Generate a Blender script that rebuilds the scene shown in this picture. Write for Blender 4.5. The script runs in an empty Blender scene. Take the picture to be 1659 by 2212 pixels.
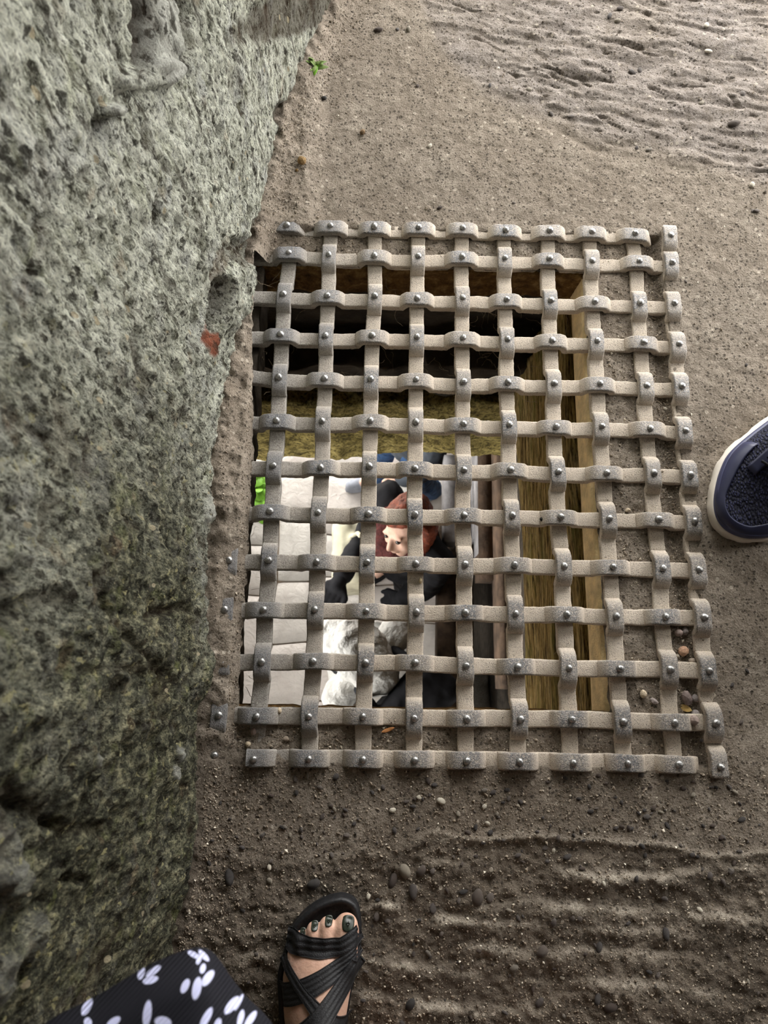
import bpy, bmesh, math, random
import numpy as np
from mathutils import Vector, Matrix, Euler
from mathutils.bvhtree import BVHTree

SC = bpy.context.scene
COL = SC.collection
# ------------------------------------------------------------------ camera
W, H, FPX = 1659.0, 2212.0, 1500.0
CAM = np.array([0.14077, -0.60761, 0.89875])
EUL = (0.24752, -0.0143, 0.01772)
cam = bpy.data.cameras.new('camera')
cam.sensor_fit = 'AUTO'; cam.sensor_width = 36.0
cam.lens = FPX / H * 36.0
cam.clip_start = 0.01; cam.clip_end = 200
cam.dof.use_dof = True; cam.dof.focus_distance = 0.93; cam.dof.aperture_fstop = 11.0
co = bpy.data.objects.new('camera', cam); COL.objects.link(co)
co.location = CAM; co.rotation_euler = EUL
SC.camera = co
# ------------------------------------------------------------------ sky, light, exposure
world = bpy.data.worlds.new('overcast_sky'); SC.world = world; world.use_nodes = True
bg = world.node_tree.nodes['Background']
bg.inputs[0].default_value = (1.0, 0.98, 0.95, 1); bg.inputs[1].default_value = 9.0
OPEN_Y, OPEN_X0, OPEN_X1, OPEN_Z = 1.18, -0.3, 2.7, 1.40     # doorway that lights the floor
def portal(name, x, y, z, sx, sz, back=False):
    l = bpy.data.lights.new(name, 'AREA'); l.shape = 'RECTANGLE'; l.size = sx; l.size_y = sz
    l.cycles.is_portal = True
    o = bpy.data.objects.new(name, l); COL.objects.link(o)
    o.location = (x, y, z); o.rotation_euler = (-math.pi/2, 0, -math.pi/2 if back == 'right' else math.pi/2) if back in ('left', 'right') else (math.pi/2 if back else -math.pi/2, 0, 0)
portal('doorway_portal', (OPEN_X0+OPEN_X1)/2, OPEN_Y+.02, OPEN_Z/2, OPEN_X1-OPEN_X0, OPEN_Z)
portal('added_side_portal', 2.8, .65, 1.15, 1.1, 2.3, 'right')  # opening added at the right to brighten the stone wall
portal('gateway_portal', -0.35, 2.2, -2.3, 1.9, 1.6)
portal('added_gateway_side_portal', -1.38, -1.6, -1.20, 6.6, .82, 'left')  # opening added above the left wall to light the beam
portal('added_gateway_back_portal', -0.3, -5.0, -1.4, 2.0, 1.2, True)  # back opening added to light the mossy stones
SC.view_settings.view_transform = 'Standard'; SC.view_settings.look = 'None'
SC.view_settings.gamma = 1.0; SC.view_settings.use_curve_mapping = False
SC.view_settings.exposure = 0.55
SC.cycles.max_bounces = 8; SC.cycles.diffuse_bounces = 5

# ------------------------------------------------------------------ helpers
RM = np.array(Euler(EUL, 'XYZ').to_matrix())
def ray(px, py):
    return RM @ np.array([(px - W/2)/FPX, -(py - H/2)/FPX, -1.0])
def U(px, py, z=0.0):
    d = ray(px, py); t = (z - CAM[2])/d[2]; return CAM + d*t
def UX(px, py, x):
    d = ray(px, py); t = (x - CAM[0])/d[0]; return CAM + d*t
def UY(px, py, y):
    d = ray(px, py); t = (y - CAM[1])/d[1]; return CAM + d*t
def sm(a, b, x):
    t = np.clip((x - a)/(b - a), 0, 1); return t*t*(3 - 2*t)

def _h(ix, iy, iz, seed):
    n = (ix*374761393 + iy*668265263 + iz*2147483647 + seed*1274126177) & 0xFFFFFFFF
    n = ((n ^ (n >> 13))*1274126177) & 0xFFFFFFFF
    n = ((n ^ (n >> 16))*2246822519) & 0xFFFFFFFF
    return ((n ^ (n >> 15)) & 0xFFFFFF)/float(0xFFFFFF)*2 - 1
def vn2(x, y, seed=0):
    x0 = np.floor(x).astype(np.int64); y0 = np.floor(y).astype(np.int64)
    fx = x - x0; fy = y - y0
    ux = fx*fx*fx*(fx*(fx*6-15)+10); uy = fy*fy*fy*(fy*(fy*6-15)+10)
    a = _h(x0, y0, 7, seed); b = _h(x0+1, y0, 7, seed); c = _h(x0, y0+1, 7, seed); d = _h(x0+1, y0+1, 7, seed)
    return (a*(1-ux)+b*ux)*(1-uy) + (c*(1-ux)+d*ux)*uy
def vn3(p, seed=0):
    i = np.floor(p).astype(np.int64); f = p - i; u = f*f*(3-2*f)
    r = 0
    for dx in (0, 1):
        for dy in (0, 1):
            for dz in (0, 1):
                w = (u[:, 0] if dx else 1-u[:, 0])*(u[:, 1] if dy else 1-u[:, 1])*(u[:, 2] if dz else 1-u[:, 2])
                r = r + w*_h(i[:, 0]+dx, i[:, 1]+dy, i[:, 2]+dz, seed)
    return r
def fbm2(x, y, o=4, seed=0, g=0.5):
    r = 0; a = 1.0; t = 0
    for k in range(o):
        r = r + a*vn2(x*2**k + 17.3*k, y*2**k - 9.1*k, seed + k); t += a; a *= g
    return r/t
def fbm3(p, o=3, seed=0):
    r = 0; a = 1.0; t = 0
    for k in range(o):
        r = r + a*vn3(p*2**k + 5.7*k, seed + k); t += a; a *= .5
    return r/t
def ridged(x, y, o=3, seed=0):
    r = 0; a = 1.0; t = 0
    for k in range(o):
        r = r + a*(1 - np.abs(vn2(x*2**k + 3.3*k, y*2**k, seed + k))*2); t += a; a *= .5
    return r/t

WL = {}
def wl(o): return WL.get(o.name, np.zeros(3))
def new_mesh(name, V, F, smooth=True):
    """V (n,3); F (m,3|4) array or list of polygons"""
    me = bpy.data.meshes.new(name); V = np.asarray(V, np.float32)
    me.vertices.add(len(V)); me.vertices.foreach_set('co', V.ravel())
    if isinstance(F, np.ndarray):
        m, k = F.shape
        me.loops.add(m*k); me.loops.foreach_set('vertex_index', F.astype(np.int32).ravel())
        me.polygons.add(m); me.polygons.foreach_set('loop_start', np.arange(0, m*k, k, dtype=np.int32))
    else:
        idx = [i for f in F for i in f]; st = np.cumsum([0] + [len(f) for f in F])[:-1].astype(np.int32)
        me.loops.add(len(idx)); me.loops.foreach_set('vertex_index', np.array(idx, np.int32))
        me.polygons.add(len(F)); me.polygons.foreach_set('loop_start', st)
    me.update(calc_edges=True); me.validate()
    me.polygons.foreach_set('use_smooth', np.full(len(me.polygons), bool(smooth)))
    return me
def attr(me, name, vals):
    a = me.attributes.new(name, 'FLOAT', 'POINT'); a.data.foreach_set('value', np.asarray(vals, np.float32))
def mk(name, V, F, mat, parent=None, smooth=True, attrs=None, loc=None):
    V = np.asarray(V, float)
    if loc is None:
        loc = np.array([(V[:, 0].min()+V[:, 0].max())/2, (V[:, 1].min()+V[:, 1].max())/2, V[:, 2].min()])
    me = new_mesh(name, V - loc, F, smooth)
    for k, v in (attrs or {}).items(): attr(me, k, v)
    if mat: me.materials.append(mat)
    return link(name, me, loc, parent)
def link(name, me, loc, parent=None):
    o = bpy.data.objects.new(name, me); COL.objects.link(o); loc = np.asarray(loc, float)
    if parent is not None:
        o.parent = parent; o.location = loc - wl(parent)
    else: o.location = loc
    WL[o.name] = loc
    return o
def empty(name, loc, label=None, cat=None, group=None):
    o = bpy.data.objects.new(name, None); COL.objects.link(o); o.location = loc; WL[o.name] = np.asarray(loc, float)
    o.empty_display_size = .05
    if label: tag(o, label, cat, group)
    return o
def tag(o, label, cat, group=None):
    o['label'] = label; o['category'] = cat
    if group: o['group'] = group
    return o
def struct(o): o['kind'] = 'structure'; return o

def gridF(nu, nv, cu=False, cv=False):
    """quads of a grid, index i*nv+j"""
    I, J = np.meshgrid(np.arange(nu if cu else nu-1), np.arange(nv if cv else nv-1), indexing='ij')
    I = I.ravel(); J = J.ravel(); I1 = (I+1) % nu; J1 = (J+1) % nv
    return np.stack([I*nv+J, I1*nv+J, I1*nv+J1, I*nv+J1], 1)
def boxVF(x0, x1, y0, y1, z0, z1):
    V = np.array([[x, y, z] for z in (z0, z1) for y in (y0, y1) for x in (x0, x1)], float)
    return V, np.array([[0, 2, 3, 1], [4, 5, 7, 6], [0, 1, 5, 4], [2, 6, 7, 3], [0, 4, 6, 2], [1, 3, 7, 5]])
def rough_box(name, b, res, amp, freq, mat, parent=None, seed=0, stretch=(1, 1, 1), rnd=0.0, octaves=3):
    """box with subdivided faces, all displaced by one vector field (no cracks)"""
    x0, x1, y0, y1, z0, z1 = b; L = np.array([x1-x0, y1-y0, z1-z0]); n = np.maximum(1, np.ceil(L/res).astype(int))
    Vs, Fs, off = [], [], 0
    for ax in range(3):
        a, c = [(1, 2), (2, 0), (0, 1)][ax]
        for s in (0, 1):
            A, C = np.meshgrid(np.linspace(0, 1, n[a]+1), np.linspace(0, 1, n[c]+1), indexing='ij')
            P = np.zeros(A.shape + (3,)); P[..., ax] = s; P[..., a] = A; P[..., c] = C
            f = gridF(n[a]+1, n[c]+1)
            if s == 0: f = f[:, ::-1]
            Vs.append(P.reshape(-1, 3)); Fs.append(f + off); off += P.shape[0]*P.shape[1]
    T = np.concatenate(Vs); F = np.concatenate(Fs)
    # weld
    key = np.round(T*np.array([n[0]*64, n[1]*64, n[2]*64])).astype(np.int64)
    _, first, inv = np.unique(key, axis=0, return_index=True, return_inverse=True)
    inv = inv.reshape(-1); T = T[first]; F = inv[F]
    P = np.array([x0, y0, z0]) + T*L
    if rnd:
        q = np.clip(P, np.array([x0, y0, z0])+rnd, np.array([x1, y1, z1])-rnd); d = P-q; nn = np.linalg.norm(d, axis=1, keepdims=True)
        P = q + d/np.maximum(nn, 1e-9)*np.minimum(nn, rnd)
    S = P*freq/np.array(stretch)
    D = np.stack([fbm3(S + 31.7*k, octaves, seed + 11*k) for k in range(3)], 1)*amp
    return mk(name, P + D, F, mat, parent)

# ---- materials
class NT:
    def __init__(s, name):
        s.m = bpy.data.materials.new(name); s.m.use_nodes = True; s.t = s.m.node_tree
        s.b = s.t.nodes['Principled BSDF']; s.tc = s.n('ShaderNodeTexCoord')
    def n(s, ty, **k):
        x = s.t.nodes.new(ty)
        for a, v in k.items(): setattr(x, a, v)
        return x
    def l(s, a, b): s.t.links.new(a, b)
    def mapped(s, scale=(1, 1, 1), rot=(0, 0, 0), src='Object'):
        m = s.n('ShaderNodeMapping'); m.inputs['Scale'].default_value = scale; m.inputs['Rotation'].default_value = rot
        s.l(s.tc.outputs[src], m.inputs[0]); return m.outputs[0]
    def pos(s):
        return s.n('ShaderNodeNewGeometry').outputs['Position']
    def noise(s, vec, scale, detail=4, rough=.55, out=0, dist=0):
        x = s.n('ShaderNodeTexNoise'); x.inputs['Scale'].default_value = scale; x.inputs['Detail'].default_value = detail
        x.inputs['Roughness'].default_value = rough; x.inputs['Distortion'].default_value = dist
        s.l(vec, x.inputs['Vector']); return x.outputs[out]
    def voro(s, vec, scale, out='Distance', feature='F1', rand=1.0):
        x = s.n('ShaderNodeTexVoronoi'); x.feature = feature; x.inputs['Scale'].default_value = scale
        x.inputs['Randomness'].default_value = rand
        s.l(vec, x.inputs['Vector']); return x.outputs[out]
    def ramp(s, fac, stops, interp='LINEAR'):
        r = s.n('ShaderNodeValToRGB'); e = r.color_ramp.elements; r.color_ramp.interpolation = interp
        while len(e) < len(stops): e.new(.5)
        for q, (p, c) in zip(e, stops):
            q.position = p; q.color = (c, c, c, 1) if isinstance(c, (int, float)) else (*c, 1)
        s.l(fac, r.inputs[0]); return r.outputs[0]
    def mix(s, fac, a, b, mode='MIX'):
        x = s.n('ShaderNodeMix', data_type='RGBA', blend_type=mode)
        for i, v in ((0, fac), (6, a), (7, b)):
            if isinstance(v, (int, float)): x.inputs[i].default_value = v if i == 0 else (v, v, v, 1)
            elif isinstance(v, tuple): x.inputs[i].default_value = (*v, 1)
            else: s.l(v, x.inputs[i])
        return x.outputs[2]
    def math(s, op, a, b=0.0, clamp=False):
        x = s.n('ShaderNodeMath', operation=op); x.use_clamp = clamp
        for i, v in ((0, a), (1, b)):
            if isinstance(v, (int, float)): x.inputs[i].default_value = v
            else: s.l(v, x.inputs[i])
        return x.outputs[0]
    def at(s, name):
        x = s.n('ShaderNodeAttribute'); x.attribute_name = name; return x.outputs['Fac']
    def bump(s, h, dist, strength=1.0, prev=None):
        x = s.n('ShaderNodeBump'); x.inputs['Strength'].default_value = strength; x.inputs['Distance'].default_value = dist
        s.l(h, x.inputs['Height'])
        if prev is not None: s.l(prev, x.inputs['Normal'])
        return x.outputs[0]
    def done(s, col=None, rough=.8, metal=0.0, normal=None, spec=.3):
        i = s.b.inputs
        if col is not None:
            if isinstance(col, tuple): i['Base Color'].default_value = (*col, 1)
            else: s.l(col, i['Base Color'])
        for k, v in (('Roughness', rough), ('Metallic', metal)):
            if isinstance(v, (int, float)): i[k].default_value = v
            else: s.l(v, i[k])
        i['Specular IOR Level'].default_value = spec
        if normal is not None: s.l(normal, i['Normal'])
        return s.m

def mat_plain(name, col, rough=.7, metal=0, spec=.3, nscale=0, namp=.25, bump=0, bscale=None):
    t = NT(name); c = col; nrm = None; v = t.mapped()
    if nscale:
        f = t.noise(v, nscale, 4)
        lo = tuple(x*(1-namp) for x in col); hi = tuple(min(1, x*(1+namp)) for x in col)
        c = t.ramp(f, [(.3, lo), (.7, hi)])
    if bump: nrm = t.bump(t.noise(v, bscale or nscale, 5), bump)
    return t.done(c, rough, metal, nrm, spec)

# floor: trodden sandy concrete
t = NT('trodden_concrete'); v = t.pos()
big = t.noise(v, 5, 5, .6); mid = t.noise(v, 60, 6, .65); fine = t.noise(v, 420, 4, .7)
c = t.ramp(big, [(.3, (.275, .228, .178)), (.7, (.36, .312, .255))])
c = t.mix(t.at('flake'), c, (.30, .268, .25))
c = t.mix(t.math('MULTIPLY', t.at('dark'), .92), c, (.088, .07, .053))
c = t.mix(t.ramp(mid, [(.35, .55), (.6, 0.0)]), c, (.15, .12, .09))
c = t.mix(t.ramp(mid, [(.58, 0.0), (.8, .5)]), c, (.52, .46, .37))
c = t.mix(t.at('dust'), c, (.56, .50, .41))
c = t.mix(t.ramp(fine, [(.35, .55), (.55, 0.0)]), c, (.10, .08, .06))
c = t.mix(t.ramp(fine, [(.6, 0.0), (.75, .45)]), c, (.62, .57, .47))
wob = t.n('ShaderNodeVectorMath', operation='MULTIPLY_ADD'); wob.inputs[1].default_value = (.006, .006, .006)
t.l(t.noise(v, 260, 3, .6, out=1), wob.inputs[0]); t.l(v, wob.inputs[2])
vd = t.n('ShaderNodeTexVoronoi'); vd.inputs['Scale'].default_value = 190; t.l(wob.outputs[0], vd.inputs['Vector'])
spk = t.math('MULTIPLY', t.math('LESS_THAN', vd.outputs['Distance'], .33), t.ramp(vd.outputs['Color'], [(.5, 0.0), (.52, 1.0)], 'CONSTANT'))
c = t.mix(t.math('MULTIPLY', spk, .8), c, (.055, .045, .035))
vd2 = t.n('ShaderNodeTexVoronoi'); vd2.inputs['Scale'].default_value = 95; t.l(v, vd2.inputs['Vector'])
spk2 = t.math('MULTIPLY', t.math('LESS_THAN', vd2.outputs['Distance'], .24), t.ramp(vd2.outputs['Color'], [(.72, 0.0), (.74, 1.0)], 'CONSTANT'))
c = t.mix(t.math('MULTIPLY', spk2, .7), c, (.50, .44, .36))
hgt = t.math('ADD', t.math('MULTIPLY', mid, 1.0), t.math('MULTIPLY', fine, .55))
hgt = t.math('SUBTRACT', hgt, t.math('MULTIPLY', spk, .8))
hgt = t.math('ADD', hgt, t.math('MULTIPLY', spk2, .5))
M_FLOOR = t.done(c, .92, 0, t.bump(hgt, .0045), .2)

# big stone wall: lichen-grey sandstone, mossier towards the dark end
t = NT('mossy_sandstone'); v = t.pos()
vs = t.mapped((1, 1, .55), src='Object')
big = t.noise(v, 7, 5, .6); mid = t.noise(vs, 85, 8, .75); fine = t.noise(vs, 300, 5, .8)
ms = t.at('moss')
grey = t.ramp(mid, [(.34, (.03, .029, .02)), (.415, (.34, .345, .265)), (.50, (.74, .755, .63)), (.64, (.93, .94, .81))])
green = t.ramp(mid, [(.35, (.008, .008, .006)), (.44, (.05, .051, .034)), (.54, (.165, .165, .11)), (.66, (.52, .49, .31))])
c = t.mix(ms, grey, green)
c = t.mix(t.ramp(t.noise(v, 18, 5, .65), [(.52, 0.0), (.66, .5)]), c, t.mix(ms, (.58, .59, .58), (.20, .195, .17)))
c = t.mix(t.ramp(t.noise(v, 24, 4, .6, dist=1), [(.58, 0.0), (.7, .5)]), c, t.mix(ms, (.52, .54, .36), (.24, .26, .09)))
c = t.mix(t.ramp(t.noise(v, 31, 3), [(.63, 0.0), (.72, .4)]), c, (.30, .19, .10))
c = t.mix(t.ramp(fine, [(.38, .92), (.5, 0.0)]), c, (.022, .02, .014))
c = t.mix(t.ramp(fine, [(.55, 0.0), (.68, .65)]), c, t.mix(ms, (.90, .87, .74), (.58, .53, .32)))
c = t.mix(t.at('brick'), c, (.34, .10, .05))
c = t.mix(t.at('pale'), c, t.mix(fine, (.56, .56, .50), (.74, .74, .67)))
crk = t.ramp(t.noise(t.mapped((1, 1, .14)), 75, 6, .72), [(.37, 1.0), (.445, 0.0)])
c = t.mix(t.math('MULTIPLY', crk, t.math('SUBTRACT', .8, t.math('MULTIPLY', ms, .7))), c, (.06, .05, .035))
wob = t.n('ShaderNodeVectorMath', operation='MULTIPLY_ADD'); wob.inputs[1].default_value = (.016, .016, .016)
t.l(t.noise(v, 110, 3, .6, out=1), wob.inputs[0]); t.l(vs, wob.inputs[2])
vp = t.n('ShaderNodeTexVoronoi'); vp.inputs['Scale'].default_value = 105; t.l(wob.outputs[0], vp.inputs['Vector'])
pit = t.math('MULTIPLY', t.ramp(vp.outputs['Distance'], [(.22, 1.0), (.42, 0.0)]), t.ramp(vp.outputs['Color'], [(.52, 0.0), (.54, 1.0)], 'CONSTANT'))
c = t.mix(t.math('MULTIPLY', pit, .85), c, (.03, .026, .018))
c = t.mix(t.at('hollow_shade'), c, (.055, .032, .016))  # brown hollows, with the shade of the recesses put into the colour
vd = t.n('ShaderNodeTexVoronoi'); vd.inputs['Scale'].default_value = 75; t.l(vs, vd.inputs['Vector'])
spk = t.math('MULTIPLY', t.math('LESS_THAN', vd.outputs['Distance'], .2), t.ramp(vd.outputs['Color'], [(.78, 0.0), (.8, 1.0)], 'CONSTANT'))
c = t.mix(t.math('MULTIPLY', spk, .8), c, (.56, .48, .32))
vf = t.n('ShaderNodeTexVoronoi'); vf.inputs['Scale'].default_value = 135; t.l(wob.outputs[0], vf.inputs['Vector'])
fl = t.math('MULTIPLY', t.math('LESS_THAN', vf.outputs['Distance'], .30), t.ramp(vf.outputs['Color'], [(.74, 0.0), (.76, 1.0)], 'CONSTANT'))
c = t.mix(t.math('MULTIPLY', t.math('MULTIPLY', fl, ms), .75), c, (.50, .46, .24))
hgt = t.math('ADD', t.math('MULTIPLY', mid, 1.3), t.math('MULTIPLY', fine, .7))
hgt = t.math('SUBTRACT', hgt, t.math('ADD', t.math('MULTIPLY', pit, .5), t.math('MULTIPLY', crk, .3)))
M_WALL = t.done(c, .95, 0, t.bump(hgt, .013), .15)

# dusty iron of the grate
t = NT('dusty_iron'); v = t.pos()
mid = t.noise(v, 45, 4, .6); fine = t.noise(v, 900, 3, .7); f2 = t.noise(v, 420, 4, .7)
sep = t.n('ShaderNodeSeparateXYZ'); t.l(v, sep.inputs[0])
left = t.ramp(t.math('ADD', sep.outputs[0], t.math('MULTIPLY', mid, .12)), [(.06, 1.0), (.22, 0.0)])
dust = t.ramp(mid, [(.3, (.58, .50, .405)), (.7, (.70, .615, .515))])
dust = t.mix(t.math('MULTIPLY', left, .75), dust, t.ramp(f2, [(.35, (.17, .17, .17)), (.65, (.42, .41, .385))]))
dust = t.mix(t.ramp(fine, [(.36, .85), (.46, 0.0)]), dust, (.13, .105, .085))
dust = t.mix(t.ramp(f2, [(.60, 0.0), (.70, .5)]), dust, (.68, .62, .53))
metal = t.ramp(fine, [(.36, (.05, .051, .055)), (.6, (.20, .203, .21))])
w = t.math('MULTIPLY', t.at('wear'), t.ramp(f2, [(.36, .3), (.52, 1.0)]))
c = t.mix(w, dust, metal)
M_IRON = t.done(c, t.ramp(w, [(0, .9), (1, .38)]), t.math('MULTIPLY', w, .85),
                t.bump(t.math('ADD', fine, t.math('MULTIPLY', f2, .8)), .0013), .4)
t = NT('worn_rivet_iron'); v = t.pos(); f = t.noise(v, 500, 3, .6)
M_RIVET = t.done(t.ramp(f, [(.3, (.20, .198, .19)), (.7, (.46, .455, .45))]), .33, .85, t.bump(f, .0006), .5)
# pebbles: a colour by object
t = NT('river_pebble'); oi = t.n('ShaderNodeObjectInfo'); v = t.mapped()
c = t.ramp(oi.outputs['Random'], [(0, (.055, .05, .048)), (.3, (.12, .105, .10)), (.5, (.10, .07, .055)), (.62, (.20, .165, .14)), (.85, (.15, .13, .12)), (.93, (.42, .37, .29))])
c = t.mix(t.ramp(t.noise(v, 300, 4), [(.4, .4), (.6, 0.0)]), c, (.05, .045, .04))
M_PEB = t.done(c, .7, 0, t.bump(t.noise(v, 400, 3), .0008), .35)
M_PEBW = mat_plain('pale_quartz_pebble', (.62, .57, .47), .55, nscale=200, namp=.2, bump=.0005)
t = NT('loose_grit'); c = t.ramp(t.at('tone'), [(0, (.06, .05, .04)), (.35, (.17, .135, .10)), (.7, (.32, .265, .20)), (.93, (.50, .44, .35)), (1, (.72, .66, .55))])
M_GRIT = t.done(c, .85)
# shaft and lower passage
t = NT('mossy_stone'); v = t.pos(); n1 = t.noise(t.mapped((1, 1, 1.8)), 28, 7, .7); n2 = t.noise(v, 150, 5, .7)
c = t.ramp(n1, [(.32, (.04, .03, .01)), (.45, (.24, .19, .06)), (.57, (.44, .35, .12)), (.72, (.62, .52, .22))])
c = t.mix(t.ramp(n2, [(.38, .8), (.52, 0.0)]), c, (.02, .015, .006))
M_MOSS = t.done(c, .95, 0, t.bump(t.math('ADD', n1, n2), .012), .15)
t = NT('rotten_timber'); vv = t.mapped((14, 1.1, 14)); n1 = t.noise(vv, 7, 7, .75); n2 = t.noise(t.mapped((90, 9, 90)), 3, 5, .7)
c = t.ramp(n1, [(.34, (.02, .013, .005)), (.42, (.30, .20, .07)), (.51, (.58, .43, .165)), (.64, (.80, .65, .32))])
c = t.mix(t.ramp(n2, [(.4, .85), (.55, 0.0)]), c, (.025, .015, .006))
c = t.mix(t.ramp(t.noise(t.mapped((6, 1.5, 6)), 5, 3), [(.52, 0.0), (.66, .5)]), c, (.24, .24, .06))
M_TIMBER = t.done(c, .95, 0, t.bump(t.math('ADD', n1, n2), .01), .15)
M_BATTEN = mat_plain('pale_ochre_batten', (.80, .64, .36), .85, nscale=60, namp=.22, bump=.0015, bscale=200)
t = NT('brown_earth_mortar'); v = t.pos(); n1 = t.noise(v, 60, 7, .7)
M_EARTH = t.done(t.ramp(n1, [(.32, (.05, .026, .008)), (.52, (.19, .105, .035)), (.72, (.42, .27, .11))]), .95, 0, t.bump(n1, .012), .15)
M_DARK = mat_plain('shade_dark_stone', (.045, .036, .026), .95, nscale=25, namp=.5, bump=.01, bscale=30)  # near-black colour holds the shade of the recess and passage
t = NT('pale_paving_marble'); v = t.pos(); oi = t.n('ShaderNodeObjectInfo')
n1 = t.noise(v, 5, 6, .6, dist=.6); n2 = t.noise(v, 16, 6, .65, dist=1.5)
c = t.ramp(n1, [(.3, (.37, .345, .305)), (.5, (.49, .47, .42)), (.7, (.57, .545, .49))])
c = t.mix(t.math('MULTIPLY', oi.outputs['Random'], .45), c, t.mix(n2, (.55, .42, .38), (.66, .57, .53)))
c = t.mix(t.ramp(n2, [(.44, 0.0), (.49, .32), (.52, 0.0)]), c, (.42, .40, .36))
c = t.mix(t.ramp(n2, [(.64, 0.0), (.78, .5)]), c, (.85, .83, .79))
M_PAVE = t.done(c, .6, 0, t.bump(t.math('ADD', n1, n2), .008), .3)
M_JOINT = mat_plain('paving_joint', (.36, .29, .22), .95, nscale=30)
M_OLDWOOD = mat_plain('grey_weathered_wood', (.30, .29, .29), .9, nscale=14, namp=.4, bump=.004, bscale=60)
M_BROWNWOOD = mat_plain('dark_brown_timber', (.075, .048, .03), .9, nscale=20, namp=.5, bump=.004, bscale=60)
M_LEAF = mat_plain('fresh_green_leaf', (.16, .36, .03), .55, nscale=40, namp=.35)
M_FERN = mat_plain('dull_green_moss', (.13, .19, .045), .7, nscale=60, namp=.35)
M_ROOM = mat_plain('dim_room_stone', (.07, .062, .052), .95, nscale=8, bump=.01, bscale=20)
M_WEB = mat_plain('dry_root_fibre', (.38, .31, .22), .9)
# people
t = NT('skin'); v = t.mapped(); n1 = t.noise(v, 35, 4)
M_SKIN = t.done(t.ramp(n1, [(.3, (.50, .30, .215)), (.7, (.64, .41, .31))]), .5, 0, t.bump(t.noise(v, 260, 4), .0006), .4)
t.b.inputs['Subsurface Weight'].default_value = .12; t.b.inputs['Subsurface Radius'].default_value = (.01, .004, .002)
M_NAIL = mat_plain('dark_green_nail_polish', (.018, .024, .016), .34, spec=.45, nscale=900, namp=.6)
t = NT('black_strap_fabric'); v = t.mapped(); n1 = t.noise(v, 700, 3)
M_STRAP = t.done(t.ramp(n1, [(.3, (.006, .006, .007)), (.7, (.02, .02, .022))]), .55, 0, t.bump(n1, .0006), .35)
M_SOLE = mat_plain('black_rubber_sole', (.012, .012, .013), .5, nscale=300, namp=.5, bump=.0005)
t = NT('navy_mesh_knit'); v = t.mapped((1, 1, 1), (0, 0, .5)); vo = t.voro(t.mapped((1, .55, 1), (0, 0, .62)), 400)
c = t.mix(t.ramp(vo, [(.2, 0.0), (.45, 1.0)]), (.030, .034, .095), (.006, .007, .018))
M_KNIT = t.done(c, .8, 0, t.bump(vo, -.002), .3)
M_NAVY = mat_plain('navy_smooth_overlay', (.022, .025, .06), .42, spec=.4, nscale=20, namp=.2)
M_NAVYR = mat_plain('navy_rubber_band', (.045, .05, .11), .5, spec=.4)
M_WHITE = mat_plain('white_rubber_sole', (.66, .61, .54), .6, nscale=30, namp=.12)
M_BLACK = mat_plain('black_cloth', (.008, .008, .010), .85, nscale=40, namp=.4)
M_REDHAIR = mat_plain('auburn_hair', (.15, .034, .014), .5, nscale=90, namp=.6, bump=.004, bscale=120)
M_DARKHAIR = mat_plain('dark_brown_hair', (.018, .010, .007), .5, nscale=90, namp=.5, bump=.004, bscale=120)
M_MAROON = mat_plain('maroon_scarf_wool', (.065, .016, .014), .9, nscale=80, namp=.5, bump=.006, bscale=90)
M_DENIM = mat_plain('blue_denim', (.045, .10, .22), .85, nscale=30, namp=.5, bump=.008, bscale=25)
M_GREYSHOE = mat_plain('grey_suede', (.24, .25, .28), .85, nscale=25, namp=.25)
M_PALE = mat_plain('pale_rain_fabric', (.44, .43, .40), .6, nscale=8, namp=.15, bump=.03, bscale=14)
M_CREAM = mat_plain('cream_canvas', (.52, .49, .36), .85, nscale=20, namp=.15)
M_GOLD = mat_plain('gold_bracelet', (.60, .40, .12), .3, 1.0)
M_TROUSER = mat_plain('charcoal_trousers', (.03, .03, .035), .85, nscale=40)
M_GREYJ = mat_plain('slate_jacket', (.06, .07, .085), .8, nscale=20)

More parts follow.
